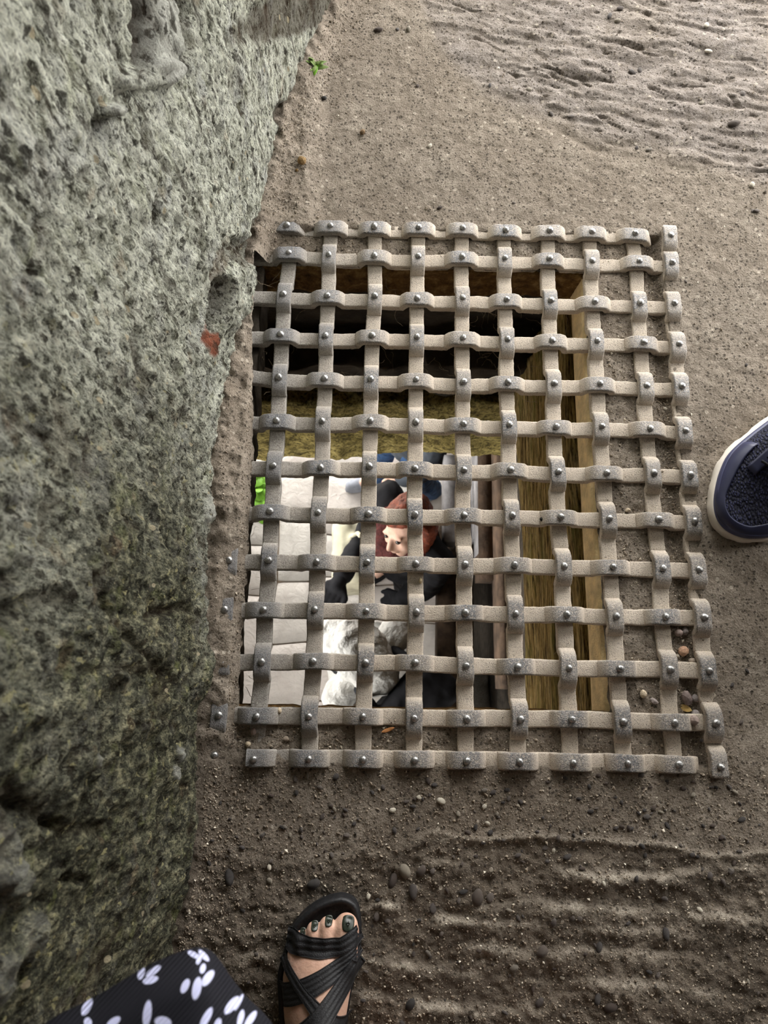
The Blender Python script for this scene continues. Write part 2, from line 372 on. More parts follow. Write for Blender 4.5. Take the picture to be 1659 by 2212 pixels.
# ------------------------------------------------------------------ rivets seen in the grate (pixel of each rivet head)
RV = {0:[[620,486],[714,487],[809,488],[905,490],[1000,491],[1093,496],[1188,497],[1280,499],[1373,503],[1450,507]],
1:[[624,545],[710,549],[809,551],[904,553],[999,553],[1091,557],[1188,557],[1280,562],[1382,563],[1453,566]],
2:[[612,634],[707,638],[810,638],[902,643],[1000,642],[1095,646],[1191,648],[1286,650],[1384,653],[1458,654]],
3:[[606,722],[703,724],[804,724],[901,727],[1001,729],[1097,732],[1194,734],[1291,735],[1392,738],[1468,742]],
4:[[602,814],[701,817],[801,818],[899,819],[1002,824],[1098,825],[1198,827],[1297,828],[1398,832],[1474,833]],
5:[[597,908],[696,909],[800,908],[899,911],[1002,915],[1101,916],[1202,921],[1301,920],[1405,925],[1482,929]],
6:[[590,1005],[693,1009],[798,1006],[897,1011],[1003,1014],[1104,1014],[1207,1018],[1311,1021],[1413,1021],[1493,1025]],
7:[[583,1104],[687,1107],[796,1109],[897,1111],[1003,1112],[1107,1113],[1212,1116],[1317,1119],[1423,1121],[1501,1125]],
8:[[580,1210],[684,1213],[793,1214],[899,1217],[1005,1219],[1112,1220],[1219,1222],[1325,1224],[1433,1227],[1511,1230]],
9:[[569,1317],[680,1316],[791,1320],[900,1322],[1006,1323],[1115,1325],[1225,1327],[1332,1331],[1439,1332],[1522,1333]],
10:[[565,1430],[676,1428],[790,1431],[897,1431],[1007,1438],[1119,1440],[1230,1443],[1340,1444],[1449,1446],[1533,1449]],
11:[[554,1548],[667,1548],[784,1548],[895,1552],[1009,1553],[1125,1554],[1236,1554],[1347,1559],[1458,1561],[1547,1562]],
12:[[548,1640],[667,1640],[784,1641],[896,1642],[1009,1644],[1123,1646],[1239,1648],[1357,1650],[1467,1652],[1557,1657]]}
BT, BW = 0.0105, 0.0205                     # bar thickness and width
ZR = 2*BT + .001
RP = {(r, c): U(*RV[r][c], ZR)[:2] for r in RV for c in range(10)}
for r, q in {8: (495, 1210), 9: (485, 1317), 10: (478, 1430), 11: (472, 1545), 12: (463, 1632), 7: (503, 1106), 4: (517, 800), 5: (509, 905), 6: (508, 1005)}.items():
    RP[(r, -1)] = U(*q, ZR)[:2]
ROWY = {r: np.mean([RP[(r, c)][1] for c in range(10)]) for r in RV}
COLX = {c: np.mean([RP[(r, c)][0] for r in RV]) for c in range(10)}; COLX[-1] = np.mean([RP[(r, -1)][0] for r in (8, 9, 11)])
# hole in the floor
HX1, HY1, HY0 = 0.4335, -0.0155, -0.6325
HX0 = -0.0295
def hx0(y): return np.interp(y, [-.64, -.32, -.02], [-.0255, -.0275, -.041])

# ------------------------------------------------------------------ wall_left base line (where the stone meets the floor)
BASE = [(760,-60),(748,0),(722,40),(700,70),(688,110),(670,150),(655,205),(628,235),(612,262),(606,330),(590,400),(572,470),(556,530),(548,575),(545,640),(530,720),(515,790),(500,835),(490,900),(477,1000),(481,1060),(482,1120),(470,1200),(462,1290),(470,1360),(487,1430),(484,1470),(462,1520),(446,1560),(437,1640),(432,1750),(427,1850),(408,1930),(390,2000),(372,2060),(350,2150),(330,2260)]
bp = np.array([U(x, y, .012)[:2] for x, y in BASE]); bp = bp[np.argsort(bp[:, 1])]
def basex(y): return np.interp(y, bp[:, 1], bp[:, 0])

# ================================================================== STRUCTURE
# ---- floor
def line_y(pts):
    P = np.array([U(x, y, .008)[:2] for x, y in pts]); P = P[np.argsort(P[:, 0])]
    return P
def floor_height(X, Y):
    h = .0113 + .0015*fbm2(X*5, Y*5, 3, 1) + .0013*fbm2(X*38, Y*38, 3, 2) + .0007*fbm2(X*150, Y*150, 2, 3)
    flake = np.zeros_like(X); dust = np.zeros_like(X); dark = np.zeros_like(X)
    # eroded band, far right
    P = line_y([(880,-40),(940,120),(985,175),(1060,232),(1130,262),(1210,290),(1290,330),(1400,352),(1530,380),(1659,420),(1800,440)])
    yb = np.interp(X, P[:, 0], P[:, 1]) + .012*fbm2(X*14, Y*14, 2, 8)
    m = sm(-.004, .05, Y - yb); flake = m*(.7 + .3*fbm2(X*9, Y*9, 3, 5))
    strat = vn2(X*9 + 3*vn2(X*6, Y*6, 41), (Y*115 + X*20) + 2.2*fbm2(X*12, Y*12, 3, 42), 43)
    cr = ridged(X*10 + 2*Y, Y*58 + X*14 + fbm2(X*15, Y*15, 2, 44), 3, 45)
    h = h + m*(.0022*strat + .003*fbm2(X*18, Y*40, 4, 46) - .0045*sm(.62, .95, cr))
    dark = dark + m*sm(.62, .95, cr)*.6
    d = Y - yb; h = h - .003*np.exp(-(d/.009)**2)*(.4+.9*fbm2(X*30, Y*30, 2, 9))*sm(.24, .3, X)*sm(.75, .5, X)
    dark = dark + .35*np.exp(-(d/.006)**2)*(.5+.9*fbm2(X*30, Y*30, 2, 9))*sm(.24, .3, X)*sm(.75, .5, X)
    # worn strata, near side
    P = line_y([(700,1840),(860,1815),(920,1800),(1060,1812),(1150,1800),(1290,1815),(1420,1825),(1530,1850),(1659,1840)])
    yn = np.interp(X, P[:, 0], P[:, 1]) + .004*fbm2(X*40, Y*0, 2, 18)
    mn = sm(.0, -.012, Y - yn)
    h = h - mn*.0016*sm(.15, .25, X)
    h = h + .002*np.exp(-((Y-yn)/.004)**2)*sm(.15, .25, X)
    dust = dust + .5*np.exp(-((Y-yn)/.003)**2)*sm(.15, .25, X)  # thin pale line paints the lit edge of the step
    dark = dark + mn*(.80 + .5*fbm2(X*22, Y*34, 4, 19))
    h = h + mn*(.0042*fbm2(X*10, Y*26, 4, 20) + .0034*fbm2(X*75, Y*85, 4, 21, .6) - .002*sm(.55, .95, ridged(X*22, Y*40, 3, 22)))
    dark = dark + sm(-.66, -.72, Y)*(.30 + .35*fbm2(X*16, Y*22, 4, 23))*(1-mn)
    for k, (pts, A, ww) in enumerate([
        ([(1180,1885),(1290,1902),(1400,1898),(1500,1880),(1640,1868)], .0065, .010),
        ([(1000,1965),(1150,1952),(1250,1962),(1400,1975),(1640,1990)], .006, .011),
        ([(900,1990),(1050,2002),(1200,2005),(1350,2012),(1500,2018)], .005, .010),
        ([(774,1962),(840,1955),(890,1960)], .006, .007),
        ([(990,2048),(1150,2065),(1300,2058),(1450,2078)], .0055, .011),
        ([(776,2078),(900,2088),(1020,2112)], .0055, .009),
        ([(765,2145),(880,2160),(1000,2180),(1170,2192)], .006, .010),
        ([(1240,2120),(1400,2132),(1560,2150)], .005, .011),
        ([(880,1860),(980,1872),(1060,1862)], .004, .008),
        ([(525,2022),(580,2012),(625,2015)], .006, .007), ([(520,2075),(560,2060),(605,2055)], .005, .007)]):
        P = line_y(pts); d = Y - (np.interp(X, P[:, 0], P[:, 1]) + .006*fbm2(X*22 + k, Y*5, 3, 30+k))
        e = sm(P[0, 0]-.02, P[0, 0]+.03, X)*sm(P[-1, 0]+.02, P[-1, 0]-.03, X)*(.65 + .5*vn2(X*30, Y*4, 60+k))
        prof = np.where(d > 0, np.exp(-(d/(ww*.55))**2), np.exp(-(d/(ww*1.7))**2))
        h = h + .85*A*e*prof; dust = dust + .8*e*np.exp(-((d - ww*.25)/(ww*.55))**2)*(.6+.6*fbm2(X*60, Y*60, 2, 77))  # dust kept to doorway-facing slopes, painting part of their lit side
    # grate bed
    gx0, gx1, gy0, gy1 = -1.0, COLX[9]-.0085, ROWY[12]-.004, ROWY[0]+.002
    ins = np.minimum(np.minimum(X-gx0, gx1-X), np.minimum(Y-gy0, gy1-Y))
    mi = sm(-.002, .003 + .03*sm(.05, -.03, X), ins + .010*sm(.04, -.03, X)*fbm2(X*40, Y*40, 2, 57))
    bed = .0066 + .0020*fbm2(X*26, Y*26, 3, 50) + .0016*fbm2(X*110, Y*110, 3, 51)
    tr = np.exp(-((X - (COLX[9]-.020))/.011)**2); bed = bed - .0045*tr
    left = sm(-.022, -.040, X)*sm(-.70, -.64, Y + .02*fbm2(X*40, Y*40, 2, 56)); bed = bed + left*(.0105 + .009*sm(-.46, -.36, Y))*(1+.45*fbm2(X*45, Y*45, 4, 52)); 
    tl = sm(.055, .015, X)*sm(-.004, .022, Y); h = h + tl*.012*(1+.4*fbm2(X*60, Y*60, 3, 58)); bed = bed + sm(.1, -.01, X)*sm(-.02, .03, Y)*.006
    bed = bed + sm(-.648, -.69, Y)*sm(.07, -.02, X)*.006
    h = h*(1-mi) + bed*mi
    dark = dark + mi*(.12 - .1*left + .5*tr + .3*fbm2(X*30, Y*30, 3, 53))
    # soil heaped along the wall foot
    dw = X - basex(Y)
    h = h + .010*np.exp(-(np.maximum(dw, 0)/.016)**2)*(1+.6*fbm2(X*50, Y*50, 3, 54))*sm(-.75, -.2, Y)
    h = h + .004*np.exp(-(np.maximum(dw, 0)/.02)**2)
    return h, np.clip(flake, 0, 1), np.clip(dust, 0, 1), np.clip(dark, 0, 1)
def axis(lo, hi, step, outer_lo, outer_hi, snaps):
    a = np.arange(lo, hi, step)
    for s in snaps: a[np.argmin(abs(a - s))] = s
    o1 = lo - np.cumsum(np.geomspace(step, .2, 12)); o1 = o1[o1 > outer_lo]
    o2 = a[-1] + np.cumsum(np.geomspace(step, .2, 14)); o2 = o2[o2 < outer_hi]
    return np.concatenate([o1[::-1], a, o2])
ax = axis(-.13, .79, .0021, -.30, 2.8, [HX0, HX1]); ay = axis(-1.01, .56, .0023, -2.4, 1.6, [HY0, HY1])
X, Y = np.meshgrid(ax, ay, indexing='ij')
Xw = X.copy(); Yw = Y.copy()
nearL = np.exp(-((X - HX0)/.006)**2); Xw += nearL*((hx0(Y) - HX0) + .0022*fbm2(Y*90, X*0, 3, 70))
nearR = np.exp(-((X - HX1)/.004)**2); Xw += nearR*.002*fbm2(Y*80, X*0+3, 3, 71)
nearT = np.exp(-((Y - HY1)/.004)**2); Yw += nearT*.002*fbm2(X*80, Y*0+5, 3, 72)
nearB = np.exp(-((Y - HY0)/.004)**2); Yw += nearB*.0018*fbm2(X*80, Y*0+9, 3, 73)
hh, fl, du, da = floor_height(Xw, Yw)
F = gridF(len(ax), len(ay))
cx = (X[:-1, :-1] + X[1:, 1:]).ravel()/2; cy = (Y[:-1, :-1] + Y[1:, 1:]).ravel()/2
hole = (cx > HX0) & (cx < HX1) & (cy > HY0) & (cy < HY1)
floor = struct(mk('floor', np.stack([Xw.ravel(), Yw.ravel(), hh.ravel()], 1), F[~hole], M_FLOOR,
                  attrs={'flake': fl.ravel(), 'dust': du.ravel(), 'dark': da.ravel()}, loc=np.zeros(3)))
def fz(x, y):
    return float(floor_height(np.array([float(x)]), np.array([float(y)]))[0][0])

# ---- wall_left: one huge rough stone
wy = np.concatenate([np.linspace(-2.3, -1.06, 12)[:-1], np.arange(-1.06, .62, .0027), np.linspace(.63, OPEN_Y, 14)])
wz = np.concatenate([np.arange(-.02, .60, .0027), .60 + np.cumsum(np.geomspace(.004, .25, 18))])
Yg, Zg = np.meshgrid(wy, wz, indexing='ij')
b = basex(Yg)
bs = np.convolve(np.pad(basex(wy), 40, mode='edge'), np.ones(81)/81, 'valid')
smooth_b = np.interp(Yg, wy, bs)
k = np.exp(-Zg/.055)
D = (smooth_b*(1-k) + b*k)
far = sm(-.05, .25, Yg)
warp = .02*fbm2(Yg*9, Zg*9, 2, 80)
D = D + .012*fbm2((Yg+warp)*5, Zg*4, 3, 81) - .004
grain = .0062*fbm2((Yg+warp)*30, Zg*18, 4, 82, .6) + .0052*fbm2(Yg*110, Zg*70, 3, 83, .65)
streak = .006*fbm2(Yg*40, Zg*5, 4, 84) + .002*fbm2(Yg*120, Zg*30, 2, 85)
zone = sm(.16, .34, Zg)
D = D + grain*(1 - .75*far*(1-zone)) + streak*far*(1-zone)
pits = sm(.55, .95, ridged((Yg+warp)*16, Zg*9, 3, 86)); D = D - .004*pits*(1-.6*far)
hol = np.zeros_like(Yg); bri = np.zeros_like(Yg); pal = np.zeros_like(Yg)
def wq(px, py):
    x = -.066
    for _ in range(8):
        p = UX(px, py, x); x = .5*x + .5*float(np.interp(p[1], wy, bs))
    return p[1], p[2]
def blob(px, py, rpx, rpy, ang=0.0, wob=.25, seed=0):
    """soft mask of an ellipse on the wall whose outline is given in photograph pixels"""
    y0, z0 = wq(px, py); ya, za = wq(px+rpx, py); yb_, zb = wq(px, py+rpy)
    A = np.array([[ya-y0, yb_-y0], [za-z0, zb-z0]])
    Ai = np.linalg.inv(A); u = Ai[0, 0]*(Yg-y0) + Ai[0, 1]*(Zg-z0); w_ = Ai[1, 0]*(Yg-y0) + Ai[1, 1]*(Zg-z0)
    c_, s_ = math.cos(ang), math.sin(ang); u2 = u*c_ + w_*s_*rpy/rpx; w2 = -u*s_*rpx/rpy + w_*c_
    r = np.sqrt(u2*u2 + w2*w2) + wob*fbm2(Yg*40, Zg*40, 3, 90+seed)
    return sm(1.15, .75, r)
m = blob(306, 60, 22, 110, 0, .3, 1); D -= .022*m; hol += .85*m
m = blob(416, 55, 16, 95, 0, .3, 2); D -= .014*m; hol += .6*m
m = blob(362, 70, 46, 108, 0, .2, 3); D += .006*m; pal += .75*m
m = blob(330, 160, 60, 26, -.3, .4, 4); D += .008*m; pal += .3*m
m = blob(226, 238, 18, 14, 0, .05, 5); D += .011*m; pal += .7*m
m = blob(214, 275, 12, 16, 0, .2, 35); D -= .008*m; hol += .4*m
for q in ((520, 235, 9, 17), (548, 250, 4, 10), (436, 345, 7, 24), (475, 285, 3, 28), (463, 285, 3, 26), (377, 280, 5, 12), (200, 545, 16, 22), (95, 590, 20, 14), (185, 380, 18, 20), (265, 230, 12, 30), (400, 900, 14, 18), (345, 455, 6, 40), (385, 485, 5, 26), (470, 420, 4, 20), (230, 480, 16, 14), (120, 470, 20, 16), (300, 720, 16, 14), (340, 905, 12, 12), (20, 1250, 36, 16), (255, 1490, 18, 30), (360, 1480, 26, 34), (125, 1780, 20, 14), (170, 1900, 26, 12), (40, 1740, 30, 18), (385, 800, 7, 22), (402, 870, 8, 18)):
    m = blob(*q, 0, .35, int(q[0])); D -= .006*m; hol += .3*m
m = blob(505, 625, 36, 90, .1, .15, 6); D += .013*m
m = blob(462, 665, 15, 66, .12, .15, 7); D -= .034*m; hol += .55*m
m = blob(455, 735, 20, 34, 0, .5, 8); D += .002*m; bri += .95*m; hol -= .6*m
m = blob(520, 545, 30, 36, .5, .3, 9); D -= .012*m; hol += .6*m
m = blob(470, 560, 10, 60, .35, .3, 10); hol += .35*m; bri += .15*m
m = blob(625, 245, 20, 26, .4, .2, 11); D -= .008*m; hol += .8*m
m = blob(722, 30, 20, 60, .35, .2, 12); D -= .003*m; hol += .7*m  # shadow at the wall foot, mostly put into the colour
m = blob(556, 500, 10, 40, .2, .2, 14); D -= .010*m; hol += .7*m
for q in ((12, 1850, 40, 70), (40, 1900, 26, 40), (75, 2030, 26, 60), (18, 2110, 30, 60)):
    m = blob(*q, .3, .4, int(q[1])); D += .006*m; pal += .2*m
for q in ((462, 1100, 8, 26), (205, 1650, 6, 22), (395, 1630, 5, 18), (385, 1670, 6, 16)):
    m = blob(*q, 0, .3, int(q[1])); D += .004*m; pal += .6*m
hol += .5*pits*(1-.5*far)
# cracks between the blocks low in the stone
for pts in ([(200,1240),(240,1330),(300,1400),(360,1460)], [(0,1330),(80,1290),(150,1300)], [(330,1330),(400,1310),(450,1330)], [(20,1700),(140,1790),(230,1790)], [(470,1360),(450,1420),(395,1500)]):
    q = np.array([wq(*p) for p in pts]); dm = np.full(Yg.shape, 9.)
    for a_, c_ in zip(q[:-1], q[1:]):
        ab = c_-a_; tt = np.clip(((Yg-a_[0])*ab[0] + (Zg-a_[1])*ab[1])/(ab@ab), 0, 1)
        dm = np.minimum(dm, np.hypot(Yg-a_[0]-tt*ab[0], Zg-a_[1]-tt*ab[1]))
    m = np.exp(-((dm + .003*fbm2(Yg*60, Zg*60, 2, 95))/.005)**2); D -= .006*m; hol += .4*m
moss = np.clip(sm(-.12, -.62, Yg + .18*fbm2(Yg*6, Zg*6, 3, 88) + .12*sm(.3, .5, Zg)) , 0, 1)
undercut = .012*np.exp(-((Zg-.004)/.010)**2)*sm(.1, .5, vn2(Yg*14, Yg*0, 89)+.5); D -= undercut
V = np.stack([D.ravel(), Yg.ravel(), Zg.ravel()], 1)
Wf = gridF(len(wy), len(wz))[:, ::-1]
struct(mk('wall_left', V, Wf[:, ::-1] if False else Wf, M_WALL, attrs={'moss': moss.ravel(), 'hollow_shade': np.clip(hol.ravel(), 0, .95), 'brick': np.clip(bri.ravel(), 0, 1), 'pale': np.clip(pal.ravel(), 0, .85)}, loc=np.zeros(3)))

# ---- the rest of the room above (outside the frame)
def sbox(name, b, mat): V, F = boxVF(*b); return struct(mk(name, V, F, mat, smooth=False))
sbox('wall_back', (-.6, 2.9, -2.5, -2.35, -.02, 2.35), M_ROOM)
sbox('wall_right', (2.75, 2.9, -2.4, .1, -.02, 2.35), M_ROOM)  # cut short for the added side opening
sbox('ceiling', (-.6, 2.9, -2.5, OPEN_Y+.3, 2.3, 2.5), M_ROOM)
sbox('wall_front', (-.6, 2.9, OPEN_Y, OPEN_Y+.3, OPEN_Z, 2.32), M_ROOM)
sbox('wall_front', (OPEN_X1, 2.9, OPEN_Y, OPEN_Y+.3, -.02, OPEN_Z), M_ROOM)
sbox('wall_left_backing', (-.75, -.30, -2.5, OPEN_Y+.3, -.05, 2.35), M_ROOM)

# ---- sides of the opening under the grate
SL = -.78                                              # underside of the slab
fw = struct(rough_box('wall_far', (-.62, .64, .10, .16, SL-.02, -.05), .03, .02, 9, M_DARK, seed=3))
rough_box('earth_lip', (-.07, .46, HY1, .12, -.062, .002), .006, .008, 30, M_EARTH, fw, seed=4, octaves=4)
zl0 = UY(760, 868, HY1)[2]; zl1 = UY(760, 983, HY1)[2]
zm = zl0*.55 + zl1*.45
rough_box('mossy_stone', (-.22, .118, HY1-.008, .14, zl1-.012, zl0), .012, .030, 13, M_MOSS, fw, seed=5, octaves=4, rnd=.012)
rough_box('mossy_stone', (.124, .52, HY1-.004, .14, zl1+.012, zl0+.004), .012, .030, 13, M_MOSS, fw, seed=6, octaves=4, rnd=.012)
rough_box('ledge_stone', (-.30, .22, HY1+.035, .14, zl0+.006, zl0+.10), .014, .022, 16, M_DARK, fw, seed=7)
rough_box('ledge_stone', (.226, .55, HY1+.03, .14, zl0+.008, zl0+.12), .014, .022, 16, M_DARK, fw, seed=8)
# right side: pale batten and a rotten beam running along the opening
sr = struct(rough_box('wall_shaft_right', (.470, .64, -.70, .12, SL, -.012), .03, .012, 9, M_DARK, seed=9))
zb0 = UX(1262, 1200, HX1)[2]
rough_box('pale_batten', (HX1-.001, .475, -.660, .015, zb0, -.004), .012, .004, 25, M_BATTEN, sr, seed=10, stretch=(1, 6, 1))
zt0 = UX(1241, 1200, HX1+.004)[2]; zt1 = UX(1128, 1200, HX1)[2]; ztm = UX(1199, 1200, HX1)[2]
rough_box('rotten_beam', (HX1+.006, .50, -.665, .06, ztm+.004, zt0), .009, .014, 30, M_TIMBER, sr, seed=11, stretch=(1, 9, 1), octaves=4)
rough_box('rotten_beam', (HX1-.002, .50, -.665, .03, zt1, ztm-.004), .010, .016, 24, M_TIMBER, sr, seed=12, stretch=(1, 9, 1), octaves=4)
# left and near sides: thin lip, then splayed away underneath
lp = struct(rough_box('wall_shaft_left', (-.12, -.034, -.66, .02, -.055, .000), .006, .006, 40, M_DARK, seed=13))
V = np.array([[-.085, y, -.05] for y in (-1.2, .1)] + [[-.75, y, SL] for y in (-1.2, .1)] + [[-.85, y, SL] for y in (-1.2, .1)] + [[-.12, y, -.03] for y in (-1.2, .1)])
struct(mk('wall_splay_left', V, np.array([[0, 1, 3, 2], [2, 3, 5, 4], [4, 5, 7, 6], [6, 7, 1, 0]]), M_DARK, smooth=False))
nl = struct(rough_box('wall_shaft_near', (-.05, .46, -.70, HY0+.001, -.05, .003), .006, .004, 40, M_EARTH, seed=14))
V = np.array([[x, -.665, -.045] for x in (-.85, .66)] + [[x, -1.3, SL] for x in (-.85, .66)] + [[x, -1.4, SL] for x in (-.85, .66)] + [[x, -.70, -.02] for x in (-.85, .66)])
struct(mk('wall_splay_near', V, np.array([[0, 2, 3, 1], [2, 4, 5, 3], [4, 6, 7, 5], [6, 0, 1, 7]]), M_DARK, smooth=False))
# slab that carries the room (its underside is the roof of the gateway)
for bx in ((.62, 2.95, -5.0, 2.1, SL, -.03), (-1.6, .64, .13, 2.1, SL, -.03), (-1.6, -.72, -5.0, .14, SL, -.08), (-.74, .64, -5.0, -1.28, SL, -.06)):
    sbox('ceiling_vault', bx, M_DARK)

# ---- gateway below
GZ = -3.10                                             # its paving
sbox('wall_gateway_back', (-1.45, .8, -5.2, -5.0, GZ-.1, -2.0), M_DARK)  # unseen, raised to keep the added back light off the paving
sbox('wall_gateway_left', (-1.45, -1.30, -5.0, 1.2, GZ-.1, -1.62), M_DARK)  # unseen, height set so the sky above it lights the beam
sbox('wall_gateway_front', (-1.6, 1.1, 2.1, 2.3, -1.55, SL+.02), M_DARK)  # unseen, hung low to cut the daylight on the paving
sbox('wall_gateway_front', (.56, 1.1, 1.9, 2.3, GZ-.1, -1.53), M_DARK)  # unseen pier, added to keep the right side dark
sbox('wall_gateway_right', (.69, .85, -5.0, 2.1, GZ-.1, SL+.02), M_DARK)
V, F = boxVF(-7, 4, -6, 8, GZ-.2, GZ-.03); pv = struct(mk('floor_gateway', V, F, M_JOINT, smooth=False))
rnd = random.Random(5)
xs = [-1.12, -.78, -.46, -.20, .09, .36, .64, .93]
ysn = np.arange(-1.6, 2.3, .34)
XB = {(i, j): x + rnd.uniform(-.03, .03) for i, x in enumerate(xs) for j in range(len(ysn)+1)}
for i in range(len(xs)-1):
    yo = rnd.uniform(0, .3); yc = [y + yo + rnd.uniform(-.06, .06) for y in ysn]; sk = [rnd.uniform(-.02, .02) for _ in ysn]
    for j in range(len(ysn)-1):
        q = np.array([[XB[i, j], yc[j]-sk[j]], [XB[i+1, j], yc[j]+sk[j]], [XB[i+1, j+1], yc[j+1]+sk[j+1]], [XB[i, j+1], yc[j+1]-sk[j+1]]]); cen = q.mean(0)
        ring = []
        for a_, b_ in zip(q, np.roll(q, -1, 0)):
            for s in np.linspace(0, 1, 6)[:-1]: ring.append(a_ + (b_-a_)*s)
        ring = np.array(ring); d = ring - cen; r_ = np.linalg.norm(d, axis=1, keepdims=True)
        ring = cen + d*(1 - .004/r_ - .006*np.array([[rnd.random()] for _ in ring])); n = len(ring)
        # clip pointed corners
        ring = .86*ring + .07*np.roll(ring, 1, 0) + .07*np.roll(ring, -1, 0)
        zt = GZ + rnd.uniform(-.003, .003)
        Vp = [[*p, GZ-.05] for p in ring] + [[*p, zt-.005] for p in ring] + [[*(cen+(p-cen)*.975), zt] for p in ring] + [[*(cen+(p-cen)*.5), zt+rnd.uniform(-.002, .002)] for p in ring] + [[*cen, zt]]
        Fp = [[k*n+m_, k*n+(m_+1) % n, (k+1)*n+(m_+1) % n, (k+1)*n+m_] for k in range(3) for m_ in range(n)] + [[3*n+m_, 3*n+(m_+1) % n, 4*n] for m_ in range(n)]
        mk('paving_stone', np.array(Vp), Fp, M_PAVE, pv)

# ================================================================== IRON GRATE
grate = empty('iron_grate', (.25, -.325, 0), 'riveted grate of woven flat iron bars set over a hole in the floor', 'grate')
CS = []                                                # rounded cross-section (across, up)
for sx, sz, a0 in ((1, 1, 0), (-1, 1, 90), (-1, -1, 180), (1, -1, 270)):
    for a in (0, 30, 60, 90):
        rr = .0022
        CS.append((sx*(BW/2-rr) + rr*math.cos(math.radians(a0+a)), sz*(BT/2-rr) + rr*math.sin(math.radians(a0+a)) + BT/2))
CS = np.array(CS)
def rivet_me(k):
    rn = random.Random(k); R = .0043; V = []; seg = 14
    for i, (r, z) in enumerate(((1.12, -.0008), (1.05, .0002), (.98, .0012), (.86, .0021), (.62, .0029), (.3, .0033))):
        for j in range(seg):
            a = 2*math.pi*j/seg; w_ = 1 + .05*math.sin(2*a + k)
            V.append((R*r*w_*math.cos(a), R*r*w_*math.sin(a), z))
    V.append((0, 0, .0034)); F = [[i*seg+j, i*seg+(j+1) % seg, (i+1)*seg+(j+1) % seg, (i+1)*seg+j] for i in range(5) for j in range(seg)]
    F += [[5*seg+j, 5*seg+(j+1) % seg, 6*seg] for j in range(seg)]
    me = new_mesh('rivet', V, F); me.materials.append(M_RIVET); return me
RIV = [rivet_me(k) for k in range(5)]
def over(r, c):                                        # True: the bar of the row lies on top
    if r in (0, 12): return True if c != 9 else False
    if c in (9, -1): return False
    return (r + c) % 2 == 1
def make_bar(horizontal, knots, cross, start, end, seed):
    """knots: (along, across) of the crossings, cross: those where this bar arches over the other"""
    kn = np.array(sorted(knots)); u = np.arange(start, end, .0025)
    c_ = np.interp(u, kn[:, 0], kn[:, 1]); z = np.zeros_like(u); wear = np.zeros_like(u)
    rn = random.Random(seed)
    for p in cross:
        d = abs(u - p); hw = BW/2 + rn.uniform(.0000, .0012); rp = rn.uniform(.0085, .0115)
        s = 1 - sm(hw, hw+rp, d); z = np.maximum(z, s*(BT + rn.uniform(0, .0012))); wear = np.maximum(wear, (1 - sm(hw-.001, hw+.004, d))*rn.uniform(.75, 1))
    z = z + .0007*fbm2(u*25, u*0+seed, 2, seed); c_ = c_ + .0006*fbm2(u*30, u*0+seed, 2, seed+50)
    sl = np.gradient(z, u); nz = 1/np.sqrt(1+sl*sl); nu_ = -sl*nz
    n = len(CS); ww = 1 + .03*vn2(u*60, u*0+seed, seed+9)
    A = c_[:, None] + CS[None, :, 0]*ww[:, None]; Z = z[:, None] + CS[None, :, 1]*nz[:, None]; UU = u[:, None] + CS[None, :, 1]*nu_[:, None]
    jit = .0003*vn2((UU*300).ravel(), (A*300+Z*500).ravel(), seed+3).reshape(A.shape); A = A + jit; Z = Z + jit
    P = np.stack([UU, A, Z] if horizontal else [A, UU, Z], 2).reshape(-1, 3)
    F = gridF(len(u), n, cv=True); F = F if not horizontal else F[:, ::-1]
    F = [list(f) for f in F] + [list(range(n)), list(range((len(u)-1)*n, len(u)*n))[::-1]]
    up = np.clip((CS[:, 1]-BT*.3)/(BT*.6), .25, 1)
    wv = (wear[:, None]*up[None, :]).ravel()
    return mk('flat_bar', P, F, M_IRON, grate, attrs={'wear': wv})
def put_rivet(bar, r, c):
    p = RP[(r, c)]; ra = random.Random(r*31+c)
    o = link('rivet', RIV[(r*3+c) % 5], (p[0], p[1], ZR + .0002), bar)
    s = ra.uniform(.92, 1.12); o.scale = (s, s, s*ra.uniform(.8, 1.1)); o.rotation_euler = (ra.uniform(-.12, .12), ra.uniform(-.12, .12), ra.uniform(0, 6))
X9 = COLX[9]
for r in range(13):
    cs = [c for c in range(-1, 10) if (r, c) in RP]
    kn = [tuple(RP[(r, c)]) for c in cs]
    if r == 0: st, en = -.020, COLX[8] + .022
    elif r == 12: st, en = -.010, COLX[8] + .030
    else: st, en = COLX[-1] + .004 - .012, X9 + .004
    bar = make_bar(True, kn, [RP[(r, c)][0] for c in cs if over(r, c)], st, en, 100+r)
    for c in cs:
        if over(r, c): put_rivet(bar, r, c)
for c in range(-1, 10):
    rs = [r for r in range(13) if (r, c) in RP]
    kn = [(RP[(r, c)][1], RP[(r, c)][0]) for r in rs]
    en = ROWY[0] + .011; st = ROWY[12] - .012
    if c == 9: en, st = ROWY[0] + .012, ROWY[12] - .013
    if c == -1: en, st = ROWY[4] + .012, ROWY[12] - .012
    cr = [RP[(r, c)][1] for r in rs if not over(r, c)]
    bar = make_bar(False, kn, cr, st, en, 200+c)
    for r in rs:
        if not over(r, c): put_rivet(bar, r, c)

